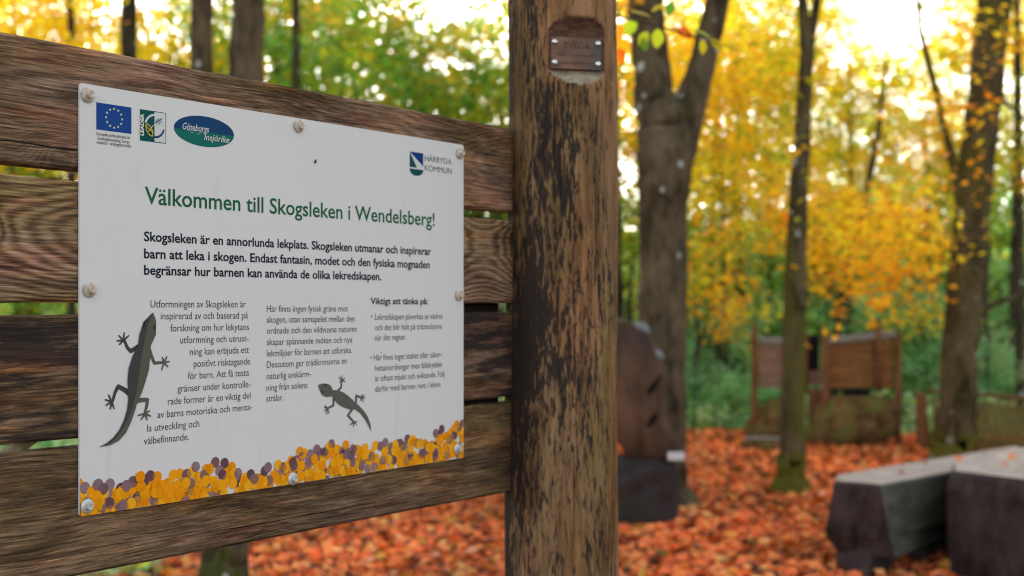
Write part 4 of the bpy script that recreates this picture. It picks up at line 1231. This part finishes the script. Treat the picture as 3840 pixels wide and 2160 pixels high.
# municipal shield
HU = lambda x, y: on_sign(992.8 + x * .08333, 362.2 + y * .08333)
p = Print(.00025, .00003)
x0_, x1_ = HU(450, 220)[0], HU(858, 300)[0]; yt = HU(450, 225)[1]; ym = HU(450, 690)[1]; yb_ = HU(655, 960)[1]
cxm = (x0_ + x1_) / 2; hw = (x1_ - x0_) / 2
p.poly([(x0_, ym), (x1_, ym), (x1_, yt), (x0_, yt)], 'petrol')
p.poly([(x0_, yt), (x1_, ym), (x1_, yt)], 'royal')
p.poly([(x0_ + .001, yt - .001), (cxm + .0012, ym), (x1_, ym - .0005), (x1_, ym + .003)], 'white')
p.poly([(x0_, yt), (x0_ + .0012, yt - .0016), (x1_ - .0005, ym + .0022), (x1_, ym + .0035)], 'white')
b0_ = [(cxm + hw * math.cos(t), ym - .0034 + (yb_ - ym + .0034) * -math.sin(t)) for t in [R(180) + R(180) * k / 20 for k in range(21)]]
b0_ = [(u, ym - .0034 - (ym - .0034 - yb_) * abs(math.sin(R(180) * k / 20))) for k, (u, v) in enumerate(b0_)]
p.poly(b0_, 'petrol')
for k in range(5): p.ell((x0_ + hw * 2 * (k + .5) / 5, ym - .0034), hw * .2, .0011, 'petrol', 12)
p.build('shield_emblem', sign)
text_part('shield_emblem_words', [('HÄRRYDA', 1068.2, 404.8, 1135.7, .0096, .0), ('KOMMUN', 1068.2, 428.9, 1136, .0096, .0)], 'grey', sign)

# lizards
Z5 = lambda x, y: on_sign(x / 2, 724.4 + y / 2)
Z6 = lambda x, y: on_sign(603.7 + x * .4999, 724.4 + y * .5)
def strip_poly(pr, left, right, ink):
    """fill between two edge lines of equal length with quads"""
    for i in range(len(left) - 1):
        pr.h -= pr.step
        pr.poly([left[i], left[i + 1], right[i + 1], right[i]], ink)
mid = [(768, 122), (745, 180), (730, 235), (722, 290), (708, 350), (699, 415), (693, 470), (686, 520), (674, 565), (662, 612), (640, 665), (612, 715), (582, 755), (545, 785), (500, 799)]
lef = [(768, 122), (720, 170), (699, 235), (692, 285), (664, 345), (645, 405), (639, 465), (642, 520), (643, 562), (637, 612), (621, 665), (597, 715), (568, 752), (535, 780), (500, 798)]
rig = [(768, 122), (783, 165), (782, 235), (756, 290), (753, 350), (747, 410), (730, 470), (710, 530), (690, 572), (678, 612), (660, 668), (632, 728), (596, 768), (555, 790), (500, 800)]
p = Print(.00025, .00001)
S5 = 2 * 1950.0
def limb(pts, w0, w1, ink): p.stroke([Z5(*q) for q in pts], w0 / S5, ink, w1 / S5)
limb([(700, 292), (657, 318), (640, 300), (624, 262)], 26, 15, 'liz1')
limb([(750, 312), (762, 345), (776, 378), (822, 374)], 24, 14, 'liz2')
limb([(660, 540), (630, 515), (594, 495), (578, 525), (566, 570)], 30, 15, 'liz1')
limb([(672, 572), (705, 564), (740, 562), (738, 590), (728, 628)], 28, 15, 'liz2')
for c_, tips, ink in (((620, 264), [(588, 266), (597, 240), (624, 226), (646, 240), (600, 284)], 'liz1'), ((824, 374), [(850, 370), (838, 346), (816, 350), (842, 396), (812, 411)], 'liz2'),
                      ((560, 572), [(528, 562), (545, 538), (532, 590), (553, 608), (572, 606)], 'liz1'), ((728, 632), [(694, 640), (708, 662), (738, 662), (755, 644), (750, 618)], 'liz2')):
    for t_ in tips: p.stroke([Z5(*c_), Z5(*t_)], 11 / S5, ink, 8 / S5)
strip_poly(p, [Z5(*q) for q in lef], [Z5(*q) for q in mid], 'liz1')
p.h += p.step
strip_poly(p, [Z5(*q) for q in mid], [Z5(*q) for q in rig], 'liz2')
p.h += p.step * 2
for q in ((723, 184), (774, 200)): p.ell(Z5(*q), 6.5 / S5, 18 / S5 / 1.0, 'eye', 16, -.25 if q[0] < 750 else 0)
p.build('large_lizard_print', sign)
p = Print(.00025, .00001)
S6 = 2 * 1620.0
def limb6(pts, w0, w1): p.stroke([Z6(*q) for q in pts], w0 / S6, 'liz3', w1 / S6)
limb6([(488, 522), (508, 502), (512, 465)], 15, 11); limb6([(470, 560), (470, 590), (440, 606)], 16, 11)
limb6([(582, 590), (584, 542), (610, 552)], 16, 11); limb6([(570, 600), (542, 642), (570, 672)], 17, 11)
for c_, tips in (((512, 464), [(498, 450), (512, 441), (526, 455), (528, 472), (500, 474)]), ((440, 606), [(424, 600), (428, 592), (424, 618), (434, 634), (446, 630)]),
                 ((611, 552), [(625, 538), (628, 553), (619, 572), (604, 566), (612, 536)]), ((570, 674), [(554, 688), (570, 696), (584, 686), (586, 672)])):
    for t_ in tips: p.stroke([Z6(*c_), Z6(*t_)], 8 / S6, 'liz3', 6 / S6)
up6 = [(392, 487), (415, 480), (442, 482), (458, 495), (464, 513), (490, 514), (520, 526), (550, 548), (575, 573), (598, 592), (622, 618), (642, 650), (655, 685), (658, 720)]
lo6 = [(392, 490), (400, 515), (412, 538), (432, 548), (462, 545), (472, 560), (488, 580), (512, 597), (545, 609), (580, 612), (604, 630), (628, 662), (646, 695), (657, 720)]
strip_poly(p, [Z6(*q) for q in up6], [Z6(*q) for q in lo6], 'liz3')
p.h += p.step * 2
for q in ((428, 489), (412, 522)): p.ell(Z6(*q), 9 / S6, 6 / S6, 'eye', 14, -.3)
p.build('small_lizard_print', sign)

# dots along the sign's lower edge, in translucent looking orange and plum
def clip_rect(pts, x0, x1, y0, y1):
    def cl(P, ins, inter):
        out = []
        for i in range(len(P)):
            a, b = P[i - 1], P[i]
            if ins(b):
                if not ins(a): out.append(inter(a, b))
                out.append(b)
            elif ins(a): out.append(inter(a, b))
        return out
    def ix(x): return lambda a, b: (x, a[1] + (b[1] - a[1]) * (x - a[0]) / (b[0] - a[0]))
    def iy(y): return lambda a, b: (a[0] + (b[0] - a[0]) * (y - a[1]) / (b[1] - a[1]), y)
    pts = cl(pts, lambda p: p[0] >= x0, ix(x0)); 
    if pts: pts = cl(pts, lambda p: p[0] <= x1, ix(x1))
    if pts: pts = cl(pts, lambda p: p[1] >= y0, iy(y0))
    if pts: pts = cl(pts, lambda p: p[1] <= y1, iy(y1))
    return pts
def clip_convex(P, Q):
    for i in range(len(Q)):
        a, b = Q[i], Q[(i + 1) % len(Q)]
        def side(p): return (b[0] - a[0]) * (p[1] - a[1]) - (b[1] - a[1]) * (p[0] - a[0])
        out = []
        for k in range(len(P)):
            p0, p1 = P[k - 1], P[k]; s0, s1 = side(p0), side(p1)
            if s1 >= 0:
                if s0 < 0: t = s0 / (s0 - s1); out.append((p0[0] + (p1[0] - p0[0]) * t, p0[1] + (p1[1] - p0[1]) * t))
                out.append(p1)
            elif s0 >= 0: t = s0 / (s0 - s1); out.append((p0[0] + (p1[0] - p0[0]) * t, p0[1] + (p1[1] - p0[1]) * t))
        P = out
        if not P: return P
    return P
def dots():
    rr = random.Random(21)
    prof = [(0, .050), (.03, .047), (.06, .044), (.10, .050), (.14, .044), (.18, .050), (.215, .056), (.25, .054), (.275, .038), (.30, .034), (.33, .040), (.36, .050), (.385, .060), (.41, .054), (.45, .062), (.49, .052),
            (.53, .046), (.56, .052), (.60, .052), (.64, .058), (.68, .048), (.71, .062), (.735, .058), (.755, .072), (.77, .070)]
    def H(u):
        for i in range(len(prof) - 1):
            if prof[i][0] <= u <= prof[i + 1][0]:
                t = (u - prof[i][0]) / (prof[i + 1][0] - prof[i][0]); return prof[i][1] * (1 - t) + prof[i + 1][1] * t
        return prof[-1][1]
    circ = []
    r_ = .0077
    u = -.002
    while u < SW + .004:                   # crest row, following the profile
        uu = min(max(u, 0), SW)
        circ.append((u, H(uu) - r_ - rr.uniform(-.002, .014), rr.random() < .42)); u += rr.uniform(.005, .012)
    for _ in range(470):
        u = rr.uniform(-.003, SW + .003); h_ = H(min(max(u, 0), SW)) - r_ * 1.6
        circ.append((u, rr.uniform(-.003, max(.004, h_ - .006)), rr.random() < .27))
    rr.shuffle(circ)
    ORG = [(.97, .345, .003), (.97, .385, .004), (.90, .30, .003), (.97, .43, .015)]; PUR = [(.26, .15, .17), (.20, .105, .125), (.31, .19, .21), (.15, .07, .085)]
    V, Fc, K = [], [], []
    placed = []
    layers = []
    lvl_of = []
    def put(poly, lvl, col):
        if len(poly) < 3: return
        b = len(V)
        V.extend([(x, -(.00025 + lvl * .00006), z) for x, z in poly]); Fc.append(tuple(range(b, b + len(poly)))); K.extend([col] * len(poly))
    for (cu1, cv1, pur) in circ:
        lvl = 0
        near = []
        for j, (x, y, l_, pp, pg) in enumerate(placed):
            if abs(x - cu1) < 2.1 * r_ and abs(y - cv1) < 2.1 * r_ and math.hypot(x - cu1, y - cv1) < 2 * r_ + .0003:
                lvl = max(lvl, l_ + 1); near.append((x, y, l_, pp, pg))
        c_ = rr.choice(PUR if pur else ORG)
        pg = [(cu1 + r_ * .98 * math.cos(t), cv1 + r_ * math.sin(t)) for t in [2 * math.pi * k / 22 for k in range(22)]]
        pgc = clip_rect(pg, .0006, SW - .0006, .0006, SH)
        if len(pgc) < 3: continue
        put(pgc, lvl, c_)
        top = lvl
        for nb in near[-3:]:
            if rr.random() < .55 and len(nb[4]) > 2:
                lens = clip_convex(pgc, nb[4])
                if len(lens) > 2:
                    top += 1
                    if pur == nb[3]: cc = tuple(v * (.80 if pur else .88) for v in c_)
                    else: cc = (.30, .15, .10) if rr.random() < .5 else (.52, .23, .05)
                    put(lens, top, cc)
        placed.append((cu1, cv1, top, pur, pgc))
    me = pymesh('dot_print', V, Fc)
    ca = me.color_attributes.new('tint', 'FLOAT_COLOR', 'POINT')
    ca.data.foreach_set('color', np.concatenate([np.array(K, dtype=np.float32), np.ones((len(K), 1), dtype=np.float32)], 1).ravel())
    n = NT('dot_inks'); at = n.n('ShaderNodeVertexColor', {'layer_name': 'tint'})
    m = n.bsdf(at.outputs[0], .6, .1)
    link('dot_print', me, m, sign)
    print('dot levels', max(p_[2] for p_ in placed))
dots()

# screws: washer and hexagonal head
M_screw = NT('painted_screw'); P_ = M_screw.obj()
M_screw = M_screw.bsdf(M_screw.ramp(M_screw.noise(P_, 160, 4), [(.35, (.46, .36, .27)), (.6, (.74, .64, .55))]), .42, .4, metal=.0)
M_galv = flat('galvanised_screw', (.62, .62, .60), .4, .5, .25, vary=.25, vscale=200)
M_rub = flat('rubber_washer', (.05, .04, .035), .8, .2)
def rotY(): return Matrix.Rotation(R(90), 3, 'X')        # lathe axis z -> -y (out of the wall)
scr = [(222, 238), (752.5, 316), (1158, 385), (226.5, 728), (1156, 742), (220, 1272), (737, 1203), (1152, 1128)]
for i, (vx, vy) in enumerate(scr):
    u, v = on_sign(vx - 3, vy + 1)
    mt = M_galv if vy > 1100 else M_screw
    rr = random.Random(i)
    mb = MB(); mb.lathe([(.0092, 0), (.0096, .0008), (.0092, .0016), (.0072, .0030), (.0066, .0034), (.0055, .0035)], 28, M=rotY())
    w = mb.build('screw', mt, sign, loc=(u, -.0016, v))
    w.rotation_euler = (0, rr.uniform(0, 1), 0)
    mb = MB(); mb.lathe([(.0052, .0032), (.0052, .0078), (.0047, .0084), (.0038, .0084), (.0036, .0078), (.0010, .0076)], 6, M=rotY())
    mb.build('hex_head', mt, w)
    mb = MB(); mb.lathe([(.0082, 0), (.0088, .0008), (.0082, .0017)], 24, M=rotY()); mb.build('rubber_washer', M_rub, w, loc=(0, .0016, 0))
# a small brown seed husk stuck to the sheet
u, v = on_sign(791, 407)
mb = MB(); mb.tube([(0, 0, -.0022), (.0006, -.0012, 0), (.0012, -.0008, .0028), (.0014, -.0002, .0042)], [.0008, .0018, .0011, .0003], 8); 
hk = mb.build('seed_husk', flat('husk_brown', (.05, .03, .035), .7), None, True)
hk.matrix_world = Matrix.Translation((SX, SY, SZ)) @ Matrix.Rotation(WALL_RZ, 4, 'Z') @ Matrix.Translation((u, -.001, v))
tag(hk, 'tiny dark husk stuck to the white sign above its heading', 'husk')

# round post with a routed flat for the name plate
PX, PY, PR = .0950, 2.362, .1045
def make_post():
    n_a, n_z = 180, 620
    nv = Vector((.225, -.974)); nv.normalize()
    zt, zb_ = 2.35, -.12
    def pz(y, r_=PR): return CAM_Z - (y - 1146) / F * (PY - PR)
    top_a, top_b, bot_b, bot_a = pz(55), pz(100), pz(262), pz(316)
    d0 = PR * .86
    vs_ = []; cutc = []
    rr = random.Random(1)
    lf = [(rr.uniform(1, 5), rr.uniform(0, 6.28), rr.randint(1, 5), rr.uniform(-.0012, .0012)) for _ in range(10)]
    for j in range(n_z + 1):
        z = zb_ + (zt - zb_) * j / n_z
        if z > top_a or z < bot_a: dd = 9
        elif z > top_b:
            t = (top_a - z) / (top_a - top_b); dd = PR * 1.0 - (PR - d0) * min(1, t) ** .55
        elif z < bot_b:
            t = (z - bot_a) / (bot_b - bot_a); dd = PR - (PR - d0) * min(1, t) ** .8
        else: dd = d0
        rz = PR * (1 + .012 * math.sin(z * 1.7 + .6)) * (1.005 - .01 * (z / 2.2))
        for k in range(n_a):
            a = 2 * math.pi * k / n_a
            r_ = rz + sum(am * math.sin(f_ * z * 1.5 + ph + m_ * a) for f_, ph, m_, am in lf)
            x, y = r_ * math.cos(a), r_ * math.sin(a)
            q = x * nv.x + y * nv.y
            hit = q > dd
            if hit: x -= nv.x * (q - dd); y -= nv.y * (q - dd)
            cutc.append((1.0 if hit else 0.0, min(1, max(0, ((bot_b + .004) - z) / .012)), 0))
            vs_.append((x, y, z))
    V = np.array(vs_)
    i = np.arange(n_z)[:, None] * n_a + np.arange(n_a)[None, :]
    i2 = np.arange(n_z)[:, None] * n_a + (np.arange(n_a)[None, :] + 1) % n_a
    Fq = np.stack([i, i2, i2 + n_a, i + n_a], 2).reshape(-1, 4)
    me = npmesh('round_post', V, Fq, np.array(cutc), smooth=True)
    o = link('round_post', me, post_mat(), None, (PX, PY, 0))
    tag(o, 'tall round weathered wooden post with black mottling at the end of the plank wall', 'post')
    return nv, d0, pz
nv, d0, pz = make_post()
# name plate
rzp = math.atan2(nv.x, -nv.y)
plate = empty('name_plate', (PX + nv.x * d0, PY + nv.y * d0, (pz(135) + pz(256)) / 2), rzp)
tag(plate, 'small reddish brown engraved name plate with four silver screws high on the post', 'plaque')
n = NT('tarnished_copper_brown'); P_ = n.obj()
c = n.ramp(n.noise(n.vmul(P_, (30, 30, 60)), 1, 5, .6), [(.3, (.085, .045, .035)), (.55, (.20, .095, .06)), (.75, (.28, .15, .09))])
c = n.mix(n.ramp(n.math('ADD', n.math('MULTIPLY', n.sep(P_)[0], 6.), n.noise(P_, 25, 3)), [(.5, 0.), (.8, 1.)]), c, (.085, .065, .06, 1))
M_plate = n.bsdf(c, .55, .35, n.bump(n.noise(P_, 300, 3), .2, .0005), metal=.2)
pw, ph_ = .094, pz(135) - pz(256)
mb = MB(); mb.box((0, -.003, 0), (pw, .004, ph_), None, .001); mb.build('plate', M_plate, plate)
M_engr = flat('engraved_dark', (.035, .018, .014), .7)
vs_, fs = [], []
for txt, u0, u1, v0, cap, bo in (('SVEGA', -.023, .026, .0085, .0115, .0), ('Naturlekplatser', -.034, .036, -.0055, .0062, .0)):
    V, f = text_geo(txt, u0, v0, u1, cap, bo)
    b = len(vs_); vs_ += [(x, -.0052, z) for x, z in V]; fs += [tuple(b + i for i in q) for q in f]
link('engraved_words', pymesh('engraved_words', vs_, fs), M_engr, plate)
mb = MB(); rr = random.Random(5)
x = -.030
while x < .032:                      # a worn third line, no longer legible
    w = rr.uniform(.0010, .0022); h_ = rr.uniform(.0024, .0048)
    mb.box((x, -.0052, -.0195 + h_ / 2), (w * .6, .0002, h_)); x += w + rr.uniform(.0008, .0018)
mb.build('worn_line', M_engr, plate)
M_silver = flat('bright_screw_steel', (.72, .72, .73), .25, .6, .9)
for sx in (-1, 1):
    for sz in (-1, 1):
        mb = MB(); mb.lathe([(.0056, 0), (.0056, .0012), (.0048, .0030), (.0030, .0042), (.0014, .0046), (.0012, .0040)], 18, M=rotY())
        mb.build('plate_screw', M_silver, plate, True, loc=(sx * (pw / 2 - .0065), -.005, sz * (ph_ / 2 - .0105) + .001))

# ------------------------------------------------------------------ beech twig hanging in from above, right of the post
def beech_leaf(c, direction, normal, L_, col, mb_list):
    a = Vector(direction).normalized(); nr = Vector(normal); nr = (nr - a * nr.dot(a)).normalized(); b = a.cross(nr)
    prof = [(0, 0), (.12, .17), (.3, .29), (.5, .33), (.7, .27), (.88, .13), (1, 0)]
    vs_, fs = [], []
    for t, w in prof:
        p = Vector(c) + a * (t * L_) - nr * (.10 * L_ * t * t)
        vs_ += [p + b * w * L_ + nr * w * .25 * L_, p, p - b * w * L_ + nr * w * .25 * L_]
    for i in range(len(prof) - 1):
        for k in range(2):
            fs.append((i * 3 + k, i * 3 + k + 1, i * 3 + k + 4, i * 3 + k + 3))
    me = pymesh('leaf', vs_, fs, True)
    ca = me.color_attributes.new('tint', 'FLOAT_COLOR', 'POINT')
    ca.data.foreach_set('color', np.tile(np.array([*col, 1], dtype=np.float32), len(vs_)))
    return me
def twig():
    d = 4.1
    root = empty('beech_twig', img(1540, 30, d)); tag(root, 'leafy beech twig with yellow green leaves reaching out beside the post top', 'twig')
    o = Vector(root.location)
    pts = [img(1500, 20, d + .1), img(1560, 42, d), img(1640, 62, d), img(1720, 84, d), img(1800, 108, d), img(1860, 130, d + .05)]
    mb = MB(); mb.tube([p - o for p in pts], [.005, .0042, .0036, .003, .0024, .0012], 7); 
    mb.tube([img(1560, 42, d) - o, img(1500, -120, d + .2) - o, img(1480, -500, d + .4) - o], [.0045, .006, .008], 7)
    mb.build('stem', M_bark_dark, root, True)
    # (view x, y of the leaf base, direction in the picture, tilt of the blade, length, colour)
    LV = [(1655, 72, (-.05, 0, -1), (.15, -1, .1), .062, (.42, .47, .03)), (1600, 50, (-.6, 0, -.8), (.3, -.8, .5), .06, (.30, .42, .03)), (1615, 95, (.3, .3, -.7), (0, -1, .3), .045, (.10, .22, .03)),
          (1585, 30, (.9, .1, -.1), (0, -.3, 1), .07, (.55, .52, .22)), (1690, 66, (.8, -.2, -.45), (.2, -.5, 1), .055, (.80, .40, .05)), (1700, 75, (.9, 0, -.35), (.0, -.8, .5), .060, (.60, .11, .015)),
          (1740, 74, (1, .1, -.35), (0, -.2, 1), .072, (.30, .38, .12)), (1765, 98, (.1, 0, -1), (.5, -.8, .2), .05, (.48, .48, .03)), (1785, 100, (.8, 0, -.6), (0, -.7, .6), .055, (.40, .40, .03)), (1680, 40, (.3, 0, 1), (0, -1, .3), .05, (.12, .30, .05)),
          (1560, 60, (-.2, 0, -1), (.2, -1, 0), .06, (.85, .42, .03)), (1575, 95, (-.3, .2, -1), (.3, -.9, 0), .06, (.82, .36, .02)), (1558, 120, (.1, 0, -1), (0, -1, .3), .055, (.84, .30, .02)), (1640, 30, (.8, 0, .5), (0, -.5, .9), .05, (.55, .52, .04)),
          (1820, 112, (.9, 0, -.2), (0, -.4, 1), .06, (.55, .52, .04)), (1545, 30, (.5, 0, .4), (0, -.6, .8), .06, (.70, .40, .05)), (1630, 80, (-.6, 0, -.9), (.2, -1, .2), .05, (.35, .40, .03))]
    for vx, vy, dr, nr, L_, col in LV:
        c = img(vx, vy, d) - o
        link('leaf', beech_leaf(c, dr, nr, L_ * 1.05, col, None), M_leaf, root)
twig()
print('objects', len(bpy.data.objects), 'tris', sum(len(m.polygons) for m in bpy.data.meshes))
